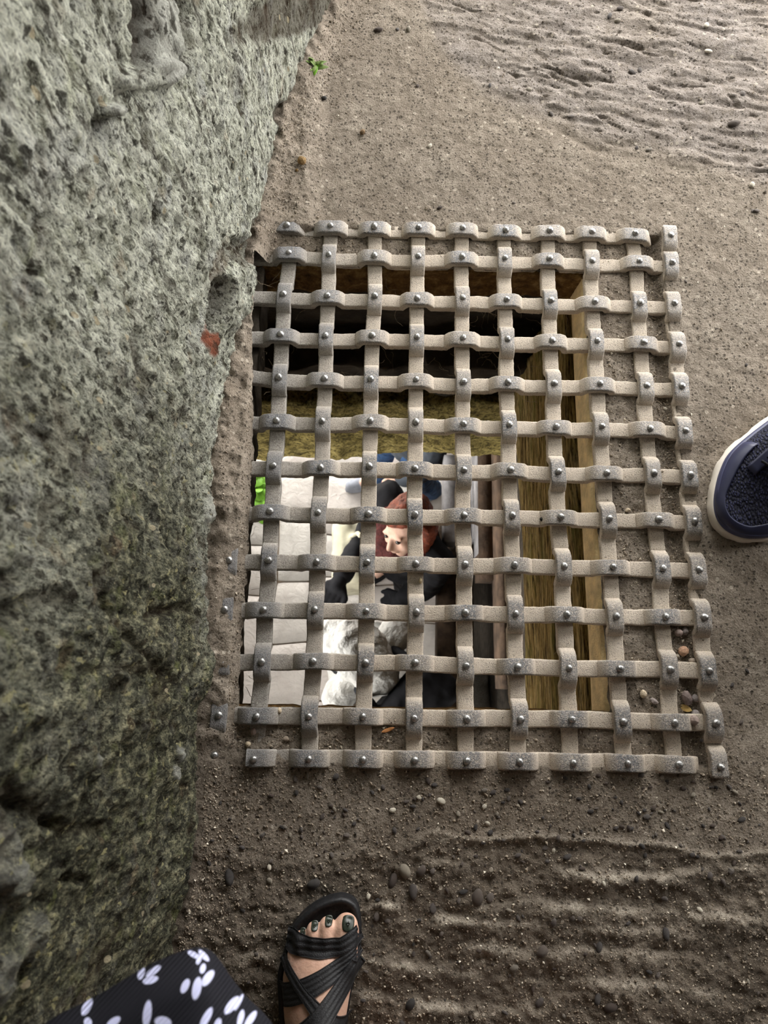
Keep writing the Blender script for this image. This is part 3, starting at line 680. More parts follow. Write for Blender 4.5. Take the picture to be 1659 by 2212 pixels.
# ================================================================== PEBBLES, GRIT, LOOSE STONES
def ico(sub, seed, sq=(1, 1, .7), amp=.22):
    bm = bmesh.new(); bmesh.ops.create_icosphere(bm, subdivisions=sub, radius=1)
    V = np.array([v.co[:] for v in bm.verts]); F = np.array([[v.index for v in f.verts] for f in bm.faces]); bm.free()
    V = V*(1 + amp*fbm3(V*.9 + seed*3.1, 2, seed))[:, None]*np.array(sq)
    return V, F
PEB = []
for k in range(8):
    V, F = ico(2, k, (1, .55+.06*(k % 4), .5+.05*(k % 3)), .3)
    me = new_mesh('pebble', V, F); me.materials.append(M_PEB); PEB.append(me)
PEBW = []
for k in range(2):
    V, F = ico(2, 20+k, (1, .7, .55), .3); me = new_mesh('pebble', V, F); me.materials.append(M_PEBW); PEBW.append(me)
rng = random.Random(11)
def pebble(x, y, r, me, sink=.25, rot=None):
    o = link('pebble', me, (x, y, fz(x, y) + r*(.5-sink)*.6), floor)
    o.scale = (r, r, r*rng.uniform(.7, 1)); o.rotation_euler = (rng.uniform(-.3, .3), rng.uniform(-.3, .3), rng.uniform(0, 6.3) if rot is None else rot)
DARKP = [(496,1894,17,1.7),(848,1903,15,1.2),(892,1925,15,1.5),(1030,1936,16,1.3),(1059,1938,10,1),(935,1961,10,1.5),(677,1908,14,.6),(1250,1984,7,.9),(1193,1991,9,1.2),(1436,2016,12,1.5),(1292,2045,11,1.3),(1170,2054,13,.8),(814,1978,9,1.2),(1110,2090,9,.4),(1288,2155,11,1.3),(1318,2174,13,.2),(886,2166,12,1),(1166,2166,10,.8),(1409,1745,8,1),(1394,1764,8,.3),(1440,1783,8,2),(726,1677,8,1),(696,1764,7,1),(1045,1707,7,.5),(910,1880,12,1),(875,1880,14,1.9),(1000,1925,9,.2),(1225,1850,9,.4),(1420,2105,7,1),(1530,1890,8,1),(1600,1770,9,.3),(1560,1905,8,2),
  (1339,20,9,0),(1316,36,10,1.2),(1333,46,9,.3),(816,68,13,0),(882,66,9,1.5),(859,66,6,1),(1365,156,11,0),(1382,151,9,1.4),(1316,157,6,0),(1602,205,11,1.3),(1581,272,16,.2),(1216,191,5,.6),(1142,197,8,0),(1057,188,7,1.3),(1232,254,9,.2),(1515,223,8,.6),(1401,325,9,.4),(902,188,6,1),(949,451,7,.5),(1633,457,9,.2),(1191,246,8,2),(1624,457,6,1),(1375,320,6,1),(935,500,5,1),(1110,440,5,0),(1480,610,5,2),(1610,790,5,1),(1580,1480,6,1),(1600,1560,7,1),(1520,1600,6,.3),(1612,1450,6,2)]
for x, y, r, a in DARKP:
    p = U(x, y, .01); pebble(p[0], p[1], r/1650, PEB[int(x) % 8], .3, a)
for x, y, r in [(952,1730,9),(848,1749,7),(796,1935,6),(582,1872,6),(1524,58,9),(1529,113,10),(1622,402,9),(1053,1779,6),(928,318,7),(1196,1838,5),(1440,880,5),(1046,1742,6),(905,1722,6),(1512,1965,6),(1300,1905,5)]:
    p = U(x, y, .01); pebble(p[0], p[1], r/1650, PEBW[int(x) % 2], .1)
n = 0
while n < 225:
    px, py = rng.uniform(430, 1659), rng.uniform(1690, 2212)
    if rng.random() > .35: py = rng.uniform(1670, 1880)
    p = U(px, py, .01)
    if p[0] < basex(p[1]) + .015: continue
    pebble(p[0], p[1], rng.uniform(2.8, 7.0)/1650, PEB[n % 8], rng.uniform(.0, .35)); n += 1
# grit: uncountable small grains
Og = np.array([[1, 0, 0], [-1, 0, 0], [0, 1, 0], [0, -1, 0], [0, 0, 1], [0, 0, -1]], float)
Of = np.array([[0, 2, 4], [2, 1, 4], [1, 3, 4], [3, 0, 4], [2, 0, 5], [1, 2, 5], [3, 1, 5], [0, 3, 5]])
rs = np.random.RandomState(3)
def scatter(n, fn):
    out = []; tot = 0
    while tot < n:
        x = rs.uniform(-.12, .80, n); y = rs.uniform(-1.0, .55, n)
        k = rs.uniform(0, 1, n) < fn(x, y); out.append(np.stack([x[k], y[k]], 1)); tot += k.sum()
    return np.concatenate(out)[:n]
gx0, gx1, gy0, gy1 = COLX[-1]-.012, COLX[9]-.009, ROWY[12]-.011, ROWY[0]+.011
def dens(x, y):
    dw = x - basex(y); ok = dw > .004
    inh = (x > hx0(y)-.002) & (x < HX1+.002) & (y > HY0-.002) & (y < HY1+.002)
    ing = (x > gx0) & (x < gx1) & (y > gy0) & (y < gy1)
    d = .035 + .5*np.exp(-(dw/.035)**2) + .22*ing + .6*ing*np.exp(-((x-(COLX[9]-.022))/.014)**2) + .25*ing*(x < -.02) + .22*(y < -.68) + .35*ing*sm(-.655, -.67, y)*sm(.35, .0, x)
    onbar = np.zeros_like(x, bool)
    for c in range(-1, 10): onbar |= abs(x - COLX[c]) < BW/2
    for r in range(13): onbar |= abs(y - ROWY[r]) < BW/2
    d = np.where(ing & onbar, .02, d)
    return np.where(ok & ~inh, d, 0)
P = scatter(38000, dens); N = len(P)
zz = floor_height(P[:, 0], P[:, 1])[0]
inb = (P[:, 0] > gx0) & (P[:, 0] < gx1) & (P[:, 1] > gy0) & (P[:, 1] < gy1)
onb = np.zeros(N, bool)
for c in range(-1, 10): onb |= abs(P[:, 0] - COLX[c]) < BW/2
for r in range(13): onb |= abs(P[:, 1] - ROWY[r]) < BW/2
zz = np.where(inb & onb, np.maximum(zz, BT), zz)
R = rs.lognormal(-7.05, .42, N).clip(.0004, .0026); R = np.where(inb & onb, R*.7, R)
ang = rs.uniform(0, 6.28, N); ca, sa = np.cos(ang), np.sin(ang)
O = Og[None]*(rs.uniform(.6, 1.3, (N, 6, 1)))*np.array([1, .75, .6]) + rs.normal(0, .12, (N, 6, 3))
O = O*R[:, None, None]
G = np.stack([P[:, 0:1] + O[..., 0]*ca[:, None] - O[..., 1]*sa[:, None], P[:, 1:2] + O[..., 0]*sa[:, None] + O[..., 1]*ca[:, None], zz[:, None] + O[..., 2] + R[:, None]*.25], 2).reshape(-1, 3)
GF = (Of[None] + (np.arange(N)*6)[:, None, None]).reshape(-1, 3)
tone = np.repeat(np.clip(rs.normal(.52, .24, N), 0, 1), 6)
g = mk('grit', G, GF, M_GRIT, floor, smooth=False, attrs={'tone': tone}); g['kind'] = 'stuff'
# stones lying loose
SM = {}
def smat(nm, col):
    if nm not in SM: SM[nm] = mat_plain(nm, col, .75, nscale=150, namp=.3, bump=.001, bscale=250)
    return SM[nm]
LOOSE = [
 ('loose_stone', 1466, 1366, 9, (1, .8, .6), ('pinkish_stone', (.32, .25, .22)), 'rounded pinkish stone just left of the upright grey stone by the right border bar', 0),
 ('loose_stone', 1484, 1364, 9, (.8, 1, .6), ('grey_stone', (.27, .24, .23)), 'upright grey stone just right of a rounded pinkish stone by the right border bar', 0),
 ('loose_stone', 1480, 1406, 11, (.95, 1, .6), ('orange_stone', (.46, .28, .18)), 'pointed orange-pink stone in the grit beside the right border bar', 0),
 ('loose_stone', 1500, 1428, 9, (1, .8, .6), ('tan_stone', (.33, .27, .21)), 'small tan stone just below the orange-pink one near the right border bar', 0),
 ('loose_stone', 1486, 1508, 15, (.75, 1, .6), ('mauve_stone', (.20, .155, .14)), 'largest brown-mauve wedge stone lying in the grit by the right border bar', .2),
 ('loose_stone', 1506, 1508, 7, (.9, 1, .6), ('grey_stone', (.27, .24, .23)), 'small grey stone right of the large mauve wedge stone', 0),
 ('loose_stone', 1506, 1541, 9, (1, .8, .6), ('grey_stone', (.27, .24, .23)), 'dark grey stone resting against the right border bar above the bar end stone', .6),
 ('loose_stone', 1496, 1556, 11, (1, .9, .6), ('pinkish_stone', (.32, .25, .22)), 'pale pinkish stone sitting on the end of the lowest inner bar', .7),
 ('loose_stone', 1389, 1499, 8, (.9, 1, .7), ('cream_stone', (.52, .43, .31)), 'cream stone with dark shadow in the dirt cell left of the mauve stone', 0),
 ('loose_stone', 1413, 1514, 9, (1, .7, .5), ('lilac_stone', (.36, .31, .29)), 'flat lilac-grey stone in the dirt cell beside the cream stone', -.5),
 ('loose_stone', 1356, 1102, 6, (1, .9, .7), ('cream_stone', (.52, .43, .31)), 'small cream stone in the dirt cell near the hole, beside its dark shadow', 0),
 ('loose_stone', 1464, 912, 7, (1, .8, .8), ('ochre_stone', (.34, .25, .14)), 'ochre lump perched on the edge of the right border bar trench', .4),
 ('earth_clod', 655, 368, 11, (1, .95, .9), ('ochre_clod', (.24, .15, .06)), 'brown earth clod lying alone on the bare floor above the grate', .3),
 ('earth_clod', 643, 383, 4, (1, .9, .9), ('ochre_clod', (.24, .15, .06)), 'tiny crumb just below the brown earth clod', 0),
 ('burnt_crumb', 701, 217, 7, (1, .9, .6), ('black_crumb', (.02, .018, .015)), 'black crumb on the floor below the green tuft by the wall', 0),
 ('earth_clod', 783, 290, 8, (1, .8, .7), ('dark_clod', (.16, .10, .05)), 'dark crumbly earth clod on the upper floor far from the wall', 1),
 ('loose_stone', 604, 1535, 7, (.7, 1, .7), ('cream_stone', (.52, .43, .31)), 'cream stone in the grit below the lowest inner bar near the wall', 0),
 ('loose_stone', 548, 1580, 7, (.8, 1, .7), ('pinkish_stone', (.32, .25, .22)), 'pinkish stone in the dark gap under the lowest inner bar at its wall end', 0),
 ('loose_stone', 618, 1596, 6, (1, .8, .7), ('tan_stone', (.33, .27, .21)), 'tan stone in the grit between the two lowest bars near the wall', .3),
 ('loose_stone', 536, 1607, 6, (1, .9, .7), ('cream_stone', (.52, .43, .31)), 'cream stone just above the wall end of the bottom border bar', .3),
]
for i, (nm, x, y, r, sq, (mn_, mc), lab, rot) in enumerate(LOOSE):
    p = U(x, y, .01); z = fz(p[0], p[1])
    if i == 7: z = BT
    V, F = ico(2, 40+i, sq, .35); R_ = r/1620
    V = V*R_; c_, s_ = math.cos(rot), math.sin(rot); V = np.stack([V[:, 0]*c_-V[:, 1]*s_, V[:, 0]*s_+V[:, 1]*c_, V[:, 2]], 1)
    V = V + np.array([p[0], p[1], z - V[:, 2].min() - R_*.15])
    tag(mk(nm, V, F, smat(mn_, mc), smooth=False), lab, 'stone' if 'stone' in nm else 'crumb')
# a seed shell lying on a bar and a scrap on another
p = U(908, 1255, BT); V, F = ico(2, 90, (.55, 1, .6), .1); V = V*.0042 + np.array([p[0], p[1], BT+.0023])
tag(mk('seed_husk', V, F, smat('pale_husk', (.50, .40, .25))), 'pale seed husk lying on the dusty upright bar at the middle of the grate', 'seed')
p = U(1169, 1122, BT); V, F = ico(1, 91, (.8, 1, .8), .2); V = V*.0032 + np.array([p[0], p[1], BT+.002])
tag(mk('dark_crumb', V, F, smat('black_crumb', (.02, .018, .015))), 'small dark crumb on a level bar right of the grate middle', 'crumb')
# dry leaf scraps
def leafscrap(px, py, ln, wd, rot, mat, lab):
    p = U(px, py, .012); z = fz(p[0], p[1]) + .0015; V = []
    for i, t_ in enumerate(np.linspace(-1, 1, 7)):
        w_ = wd*(1 - t_*t_)**.7
        for s in (-1, 0, 1): V.append((t_*ln, s*w_, .0008*(1-abs(s)) + .0016*t_*t_))
    V = np.array(V); c_, s_ = math.cos(rot), math.sin(rot); V = np.stack([V[:, 0]*c_-V[:, 1]*s_, V[:, 0]*s_+V[:, 1]*c_, V[:, 2]], 1) + np.array([p[0], p[1], z])
    n_ = len(V); V = np.concatenate([V, V - [0, 0, .0004]]); f = gridF(7, 3); F = np.concatenate([f, f[:, ::-1] + n_])
    tag(mk('dry_leaf', V, F, mat), lab, 'leaf')
leafscrap(838, 1577, .009, .0022, .35, smat('orange_leaf', (.55, .25, .09)), 'orange sliver of dry leaf in the grit between the two lowest bars')
leafscrap(1487, 1530, .008, .004, -.4, smat('yellow_leaf', (.62, .44, .17)), 'torn yellow leaf scrap among the stones by the right border bar')
# ---- fern tuft at the wall foot
def leafV(base, dir_, up, ln, wd, bend):
    """curved leaf blade: returns V, F with two sides"""
    d = Vector(dir_).normalized(); s = d.cross(Vector(up)).normalized(); V = []
    for t_ in np.linspace(0, 1, 6):
        c_ = Vector(base) + d*ln*t_ + Vector((0, 0, -bend*ln*t_*t_)); w_ = wd*math.sin(math.pi*min(1, .06+.92*t_))**.8
        V += [c_ - s*w_, c_ + Vector((0, 0, w_*.25)), c_ + s*w_]
    V = np.array([v[:] for v in V]); f = gridF(6, 3); return V, f
tp = U(680, 166, .012)
fern = empty('fern_tuft', (tp[0], tp[1], fz(tp[0], tp[1])), 'small green fern tuft growing where the stone wall meets the floor', 'fern')
for k in range(17):
    a = rng.uniform(0, 6.28); el = rng.uniform(.3, 1.3); b_ = np.array([tp[0] + rng.uniform(-.006, .006), tp[1] + rng.uniform(-.008, .010), fz(tp[0], tp[1])])
    d = (math.cos(a)*math.cos(el), math.sin(a)*math.cos(el), math.sin(el))
    V, F = leafV(b_, d, (0, 0, 1), rng.uniform(.014, .026), rng.uniform(.0024, .0044), .35); mk('leaf', V, F, M_FERN if k % 3 else M_LEAF, fern)
# ---- dry roots and cobweb threads hanging in the opening
def tube(pts, r, seg=4):
    P_ = [Vector(p) for p in pts]; V = []; F = []
    for i, p in enumerate(P_):
        d = (P_[min(i+1, len(P_)-1)] - P_[max(i-1, 0)]).normalized(); a = d.orthogonal().normalized(); b_ = d.cross(a)
        rr = r*(1 - .5*i/len(P_))
        for k in range(seg): V.append((p + a*rr*math.cos(6.283*k/seg) + b_*rr*math.sin(6.283*k/seg))[:])
    return np.array(V), gridF(len(P_), seg, cv=True)
Vs, Fs, off = [], [], 0
def addthread(p, n_, step, r, drop):
    global off
    pts = [np.array(p, float)]; d = np.array([rng.gauss(0, 1), rng.gauss(0, 1), rng.gauss(0, .6)-drop])
    for i in range(n_):
        d = d/np.linalg.norm(d) + np.array([rng.gauss(0, .35), rng.gauss(0, .35), rng.gauss(0, .3)-drop*.2]); pts.append(pts[-1] + d/np.linalg.norm(d)*step)
    v, f = tube(pts, r); Vs.append(v); Fs.append(f + off); off += len(v)
for k in range(150):
    u_ = rng.random()
    if u_ < .42: p = (rng.uniform(.30, HX1+.004), HY1 + rng.uniform(-.012, .05), rng.uniform(-.30, -.03))
    elif u_ < .62: p = (rng.uniform(-.04, .30), HY1 - rng.uniform(.0, .015), rng.uniform(-.40, -.01))
    elif u_ < .85: p = (HX1 - rng.uniform(.0, .012), rng.uniform(HY0, HY1), rng.uniform(-.40, -.03))
    else: p = (-.025 + rng.uniform(-.008, .006), rng.uniform(HY0+.01, HY1), rng.uniform(-.04, .0))
    addthread(p, rng.randint(5, 11), rng.uniform(.003, .006), rng.uniform(.00022, .0005), .35)
o = mk('dry_root_threads', np.concatenate(Vs), np.concatenate(Fs), M_WEB, fw); o['kind'] = 'stuff'
# ================================================================== GATEWAY BELOW: plant, timber rail
pp = U(566, 1062, GZ)
weed = empty('green_weed', (pp[0], pp[1], GZ), 'bright green weed growing on the sunlit paving far below the grate', 'plant')
for k in range(30):
    a = rng.uniform(0, 6.28); el = rng.uniform(.15, 1.2); b_ = np.array([pp[0] + rng.uniform(-.05, .03), pp[1] + rng.uniform(-.12, .10), GZ+.0])
    d = (math.cos(a)*math.cos(el), math.sin(a)*math.cos(el), math.sin(el)); V, F = leafV(b_, d, (0, 0, 1), rng.uniform(.07, .15), rng.uniform(.02, .035), .4); mk('leaf', V, F, M_LEAF, weed)
rail = empty('timber_gate', (.62, .2, GZ), 'dark weathered timber gate of long boards standing open below the grate', 'gate')
def board(px, z, w_, h_, y0, y1, mat, seed):
    x = U(px, 1150, z)[0]; rough_box('board', (x-w_/2, x+w_/2, y0, y1, z-h_, z), .05, .010, 6, mat, rail, seed=seed, stretch=(1, 5, 1))
board(975, -1.75, .050, .12, -.05, .30, M_OLDWOOD, 60)
board(1024, -1.70, .014, .10, -.05, .30, M_OLDWOOD, 61)
board(1034, -1.62, .018, .10, -.12, .30, M_OLDWOOD, 62)
board(1052, -1.60, .055, .12, -.22, .30, M_BROWNWOOD, 63)
board(1085, -1.50, .030, .14, -.60, .30, M_BROWNWOOD, 64)
board(1010, -1.9, .035, .12, -.75, .30, M_BROWNWOOD, 65)
board(968, -2.2, .10, .15, -1.5, -.08, M_BROWNWOOD, 68)
board(940, -2.62, .13, .12, -1.5, -.50, M_BROWNWOOD, 69)  # extra board, added to make the paving here look dark
for y in (.02, .24): rough_box('post', (.47, .66, y-.04, y+.04, GZ-.02, -1.80), .08, .01, 5, M_BROWNWOOD, rail, seed=66)
bp_ = U(1062, 1500, -2.45)
tag(rough_box('fallen_block', (bp_[0]-.15, bp_[0]+.0, bp_[1]-.13, bp_[1]+.13, GZ-.02, -2.45), .02, .03, 9, smat('grey_block', (.30, .28, .24)), None, seed=67, rnd=.05), 'rough grey stone block on the dark paving below, near the gate', 'stone')

# ================================================================== PEOPLE
def ballcone(p0, r0, p1, r1, n=10):
    p0 = np.array(p0, float); p1 = np.array(p1, float)
    th = np.linspace(0, math.pi, n//2+2); ph = np.linspace(0, 2*math.pi, n, endpoint=False)
    S = np.array([[math.sin(a)*math.cos(b_), math.sin(a)*math.sin(b_), math.cos(a)] for a in th for b_ in ph])
    return np.concatenate([p0 + S*r0, p1 + S*r1])
def hulls(shapes):
    """joins convex hulls of point clouds"""
    bm = bmesh.new()
    for P_ in shapes:
        vs = [bm.verts.new(p) for p in P_]; bmesh.ops.remove_doubles(bm, verts=vs, dist=1e-6)
        vs = [v for v in vs if v.is_valid]; r_ = bmesh.ops.convex_hull(bm, input=vs)
        dead = list({e for e in r_['geom_interior'] + r_['geom_unused'] if isinstance(e, bmesh.types.BMVert) and e.is_valid})
        bmesh.ops.delete(bm, geom=dead, context='VERTS')
    me = bpy.data.meshes.new('tmp'); bm.to_mesh(me); bm.free(); return me
def ell(c, r, rot=None, n=14):
    th = np.linspace(0, math.pi, n//2+2); ph = np.linspace(0, 2*math.pi, n, endpoint=False)
    S = np.array([[math.sin(a)*math.cos(b_), math.sin(a)*math.sin(b_), math.cos(a)] for a in th for b_ in ph])*np.array(r)
    if rot is not None: S = S @ np.array(rot).T
    return S + np.array(c)
def fuse(name, shapes, vox, mat, parent, smooth=4, noise_=(0, 0), xf=None, extra=None):
    """one continuous surface out of overlapping rounded shapes (voxel remesh)"""
    me = hulls(shapes); o = bpy.data.objects.new('tmp', me); COL.objects.link(o)
    m = o.modifiers.new('r', 'REMESH'); m.mode = 'VOXEL'; m.voxel_size = vox
    s = o.modifiers.new('s', 'SMOOTH'); s.iterations = smooth; s.factor = .5
    dg = bpy.context.evaluated_depsgraph_get(); ev = o.evaluated_get(dg).to_mesh()
    n_ = len(ev.vertices); V = np.empty(n_*3, np.float32); ev.vertices.foreach_get('co', V); V = V.reshape(-1, 3).astype(float)
    F = [list(p.vertices) for p in ev.polygons]; o.evaluated_get(dg).to_mesh_clear()
    bpy.data.objects.remove(o); bpy.data.meshes.remove(me)
    if noise_[0]:
        V = V + np.stack([fbm3(V*noise_[1] + 9*k, 3, 7+k) for k in range(3)], 1)*noise_[0]
    if xf is not None: V = xf(V)
    if extra is not None:
        for Ve, Fe in extra:
            n0 = len(V); V = np.concatenate([V, Ve]); F += [[i + n0 for i in f] for f in Fe]
    return mk(name, V, F, mat, parent)
def place(gx, gy, gz, facing):
    c_, s_ = math.cos(facing), math.sin(facing)
    def xf(V):
        V = np.asarray(V, float); x, y, z = V[..., 0], V[..., 1], V[..., 2]
        return np.stack([gx + x*c_ - y*s_, gy + x*s_ + y*c_, gz + z], -1)
    return xf
def hand_shapes(w_, d, side, r=.011):
    """wrist w_, pointing along d; palm, four fingers and a thumb leaving the side of the palm"""
    d = np.array(d, float); d /= np.linalg.norm(d); up = np.array([0, 0, 1.]) if abs(d[2]) < .8 else np.array([0, 1., 0])
    s = np.cross(d, up); s /= np.linalg.norm(s); u_ = np.cross(s, d); out = []
    w_ = np.array(w_, float)
    out.append(np.concatenate([ell(w_ + d*.045 + s*k*.022, (.020, .020, .016)) for k in (-1, 0, 1)]))
    for k, ln in enumerate((.062, .072, .068, .052)):
        b_ = w_ + d*.085 + s*side*(.033 - .022*k); m_ = b_ + d*ln*.55 - u_*.006; e = m_ + d*ln*.4 - u_*.018
        out += [ballcone(b_ - d*.03, .010, m_, .009, 8), ballcone(m_, .009, e, .0075, 8)]
    b_ = w_ + d*.03 + s*side*.03; m_ = b_ + d*.035 + s*side*.028; e = m_ + d*.032 + s*side*.006
    return out + [ballcone(b_, .013, m_, .0105, 8), ballcone(m_, .0105, e, .009, 8)]
def person(name, g, facing, h, label, hair, top, legs, shoe, hands, tilt=.35, vox=.010, long_hair=False, gloves=False, headwear='hair', stance=.09, step=0.0, hood=None, bulk=1.0, make_shoes=True, yaw=0.0, roll=0.0):
    root = empty(name, g, label, 'person'); xf = place(*g, facing)
    k = h/1.68; hz, sz = .90*k, 1.39*k
    hipL = [(s*.085*k, 0, hz) for s in (-1, 1)]; ank = [(s*stance, s*step, .085*k) for s in (-1, 1)]
    knee = [(s*(stance*.6+.05), s*step*.4+.03, .48*k) for s in (-1, 1)]; sh = [(s*.175*k*bulk, -.01, sz) for s in (-1, 1)]
    el = []; wr = []
    for i in (0, 1):
        a = np.array(sh[i]); b_ = np.array(hands[i], float)*k; mid_ = (a + b_)/2; L = np.linalg.norm(b_-a); q = max(0, (.28*k)**2 - (L/2)**2)
        el.append(mid_ + np.array([(-1, 1)[i]*.25, -.35, -.9])/math.sqrt(.25**2+.35**2+.81)*math.sqrt(q)); wr.append(b_)
    # head: looks down by tilt and turns by yaw
    hc = np.array([0, .045 + .10*math.sin(tilt), 1.545*k]); cT, sT = math.cos(tilt), math.sin(tilt); cY, sY = math.cos(yaw), math.sin(yaw)
    HR = np.array([[cY, -sY, 0], [sY, cY, 0], [0, 0, 1]]) @ np.array([[1, 0, 0], [0, cT, sT], [0, -sT, cT]]) @ np.array([[math.cos(roll), 0, math.sin(roll)], [0, 1, 0], [-math.sin(roll), 0, math.cos(roll)]])
    def hp(x, y, z): return hc + HR @ np.array([x, y, z])
    S = [ell(hp(0, -.012, .02), (.072, .092, .085), HR), np.concatenate([ell(hp(0, .04, -.03), (.056, .05, .06), HR), ell(hp(0, .062, -.085), (.026, .022, .022), HR)]),
         ballcone(hp(0, .088, .005), .010, hp(0, .108, -.028), .0125, 10), ell(hp(0, .092, -.052), (.024, .012, .010), HR), ell(hp(.030, .074, .014), (.022, .014, .008), HR), ell(hp(-.030, .074, .014), (.022, .014, .008), HR),
         ell(hp(.075, -.01, -.015), (.010, .020, .030), HR), ell(hp(-.075, -.01, -.015), (.010, .020, .030), HR), ell(hp(.034, .062, -.03), (.026, .026, .024), HR), ell(hp(-.034, .062, -.03), (.026, .026, .024), HR),
         ballcone(hp(0, -.02, -.06), .055, (0, -.01, sz+.02), .06), ballcone(sh[0], .05, sh[1], .05), ballcone((0, 0, sz-.08), .11, (0, 0, hz+.05), .12), ballcone(hipL[0], .09, hipL[1], .09)]
    for i in (0, 1):
        S += [ballcone(hipL[i], .085, knee[i], .058), ballcone(knee[i], .055, ank[i], .036), ballcone(ank[i], .036, np.array(ank[i]) + [0, .10, -.045], .03), ballcone(sh[i], .048, el[i], .038), ballcone(el[i], .036, wr[i], .025)]
        S += hand_shapes(wr[i], wr[i]-el[i], (1, -1)[i])
    fuse('body', S, min(vox, .007), M_SKIN, root, 3, xf=xf)
    for s in (-1, 1):
        V, F = ico(2, 3, (1, 1, 1), 0); mk('eye', xf(V*.0105 + hp(s*.030, .0805, .002)), F, M_EYE, root)
    # hair: cap over the skull, open at the face
    S = [ell(hp(0, -.028, .034), (.082, .092, .086), HR), ell(hp(0, .035, .075), (.066, .045, .035), HR), ell(hp(0, -.07, -.03), (.070, .045, .07), HR)]
    if long_hair:
        for q in range(9):
            a = -1.0 + q*.25; x_ = .085*math.sin(a*1.7); y_ = -.02 - .06*math.cos(a*1.7)
            e = np.array([x_*1.5, y_ + (.09 if abs(a) > .7 else 0), -.26 - .04*(q % 3)]); b_ = hp(x_, y_, .0)
            S.append(ballcone(b_, .030, b_ + (e - [0, 0, 0])*np.array([.5, .5, 1])*k, .012, 8))
    if headwear == 'hood': S = [ell(hp(0, -.025, .025), (.112, .122, .115), HR), ballcone(hp(0, -.03, -.06), .10, (0, -.04, sz+.02), .11), ell(hp(0, .06, .05), (.085, .05, .06), HR)]
    fuse(headwear, S, .008, hair, root, 3, (.010, 40) if headwear == 'hair' else (.020, 16), xf)
    if gloves:
        for i in (0, 1): fuse('glove', [q*1.0 + (q - q.mean(0))*.22 for q in hand_shapes(wr[i], wr[i]-el[i], (1, -1)[i])] + [ballcone(wr[i], .034, wr[i] + (wr[i]-el[i])*.15, .034)], .006, M_BLACK, root, 3, xf=xf)
    S = [ballcone(sh[0], .068*bulk, sh[1], .068*bulk), np.concatenate([ell((0, 0, sz-.10), (.165*k*bulk, .115*bulk, .12)), ell((0, .01, hz+.12), (.15*k*bulk, .12*bulk, .10))]),
         np.concatenate([ell((0, .01, hz+.12), (.15*k*bulk, .12*bulk, .10)), ell((0, 0, hz-.02), (.175*k*bulk, .135*bulk, .08))]), ballcone((0, -.02, sz+.0), .085, (0, -.01, sz+.065), .068)]
    for i in (0, 1): S += [ballcone(sh[i], .066*bulk, el[i], .055*bulk), ballcone(el[i], .055*bulk, wr[i] + (el[i]-wr[i])*.06, .042)]
    if hood: S += [ell((0, -.10, sz+.02), (.12, .08, .09)), ballcone((-.09, .03, sz+.03), .05, (.09, .03, sz+.03), .05)]
    fuse('jacket', S, vox, top, root, 3, (.016, 14), xf)
    S = [ballcone(hipL[0], .112, hipL[1], .112)]
    for i in (0, 1): S += [ballcone(hipL[i], .108, knee[i], .078), ballcone(knee[i], .078, np.array(ank[i]) + [0, 0, .03], .062)]
    fuse('trousers', S, vox, legs, root, 3, (.012, 16), xf)
    if make_shoes:
        for i in (0, 1):
            a = np.array(ank[i]); S = [ballcone(a + [0, -.03, -.03], .045, a + [0, .05, -.04], .042), ballcone(a + [0, .05, -.045], .042, a + [(-1, 1)[i]*.01, .15, -.055], .036), ell(a + [0, .06, -.075], (.048, .14, .014))]
            fuse('shoe', S, .008, shoe, root, 3, xf=xf)
    return root, xf, hp
M_EYE = mat_plain('dark_eye', (.02, .014, .01), .15, spec=.6)
# --- three people in the gateway
gA = U(890, 1126, -1.62)                # where the head is
fA = math.radians(128)                  # faces the near left
hA = 1.60
off_ = np.array([-math.sin(fA), math.cos(fA)])*.0
rA, xA, hpA = person('person', (gA[0]-off_[0], gA[1]-off_[1], GZ), fA, hA, 'person with long auburn hair, maroon scarf and black coat seen from above below the grate', M_REDHAIR, M_BLACK, M_BLACK, M_BLACK,
    [(-.17, .14, .92), (.04, .34, 1.18)], tilt=-.22, long_hair=True, stance=.10, bulk=1.02, yaw=.15, roll=.55, gloves=True)
k = hA/1.68
fuse('scarf', [ballcone((-.10, .02, 1.40*k), .052, (.10, .02, 1.40*k), .052), ballcone((-.09, .05, 1.41*k), .05, (0, .12, 1.37*k), .055), ballcone((.09, .05, 1.41*k), .05, (0, .12, 1.37*k), .055), ballcone((.03, .13, 1.36*k), .045, (.05, .15, 1.08*k), .035)], .008, M_MAROON, rA, 2, (.014, 26), xA)
pb = U(752, 1186, -2.10)
bag = fuse('shoulder_bag', [np.concatenate([ell((pb[0]+dx, pb[1]+dy, pb[2]+dz), (.05, .04, .05)) for dx in (-.02, .05) for dy in (-.12, .10) for dz in (-.34, 0)]), ballcone((pb[0], pb[1]+.06, pb[2]-.02), .014, (pb[0]+.06, pb[1]+.02, pb[2]+.22), .012)], .010, M_CREAM, None, 3, (.012, 16))
tag(bag, 'cream canvas bag hanging beside the auburn haired person below', 'bag')
gB = U(860, 1055, GZ+.05)
rB, xB, hpB = person('person', (gB[0]+.03, gB[1]+.02, GZ), math.radians(112), 1.75, 'person in blue jeans and grey shoes standing on the bright paving below', M_DARKHAIR, M_GREYJ, M_DENIM, M_GREYSHOE,
    [(-.20, .12, .92), (.20, .14, .92)], tilt=.15, stance=.10, step=.14)
for s_ in (-1, 1):
    V = []; c_ = np.array([s_*.10, s_*.14, .135])
    for i in range(18):
        for j in range(6):
            a, b_ = 6.283*i/18, 6.283*j/6; V.append(c_ + [(.047+.006*math.cos(b_))*math.cos(a), (.047+.006*math.cos(b_))*math.sin(a), .006*math.sin(b_)])
    mk('ankle_chain', xB(np.array(V)), gridF(18, 6, True, True), M_GOLD, rB)
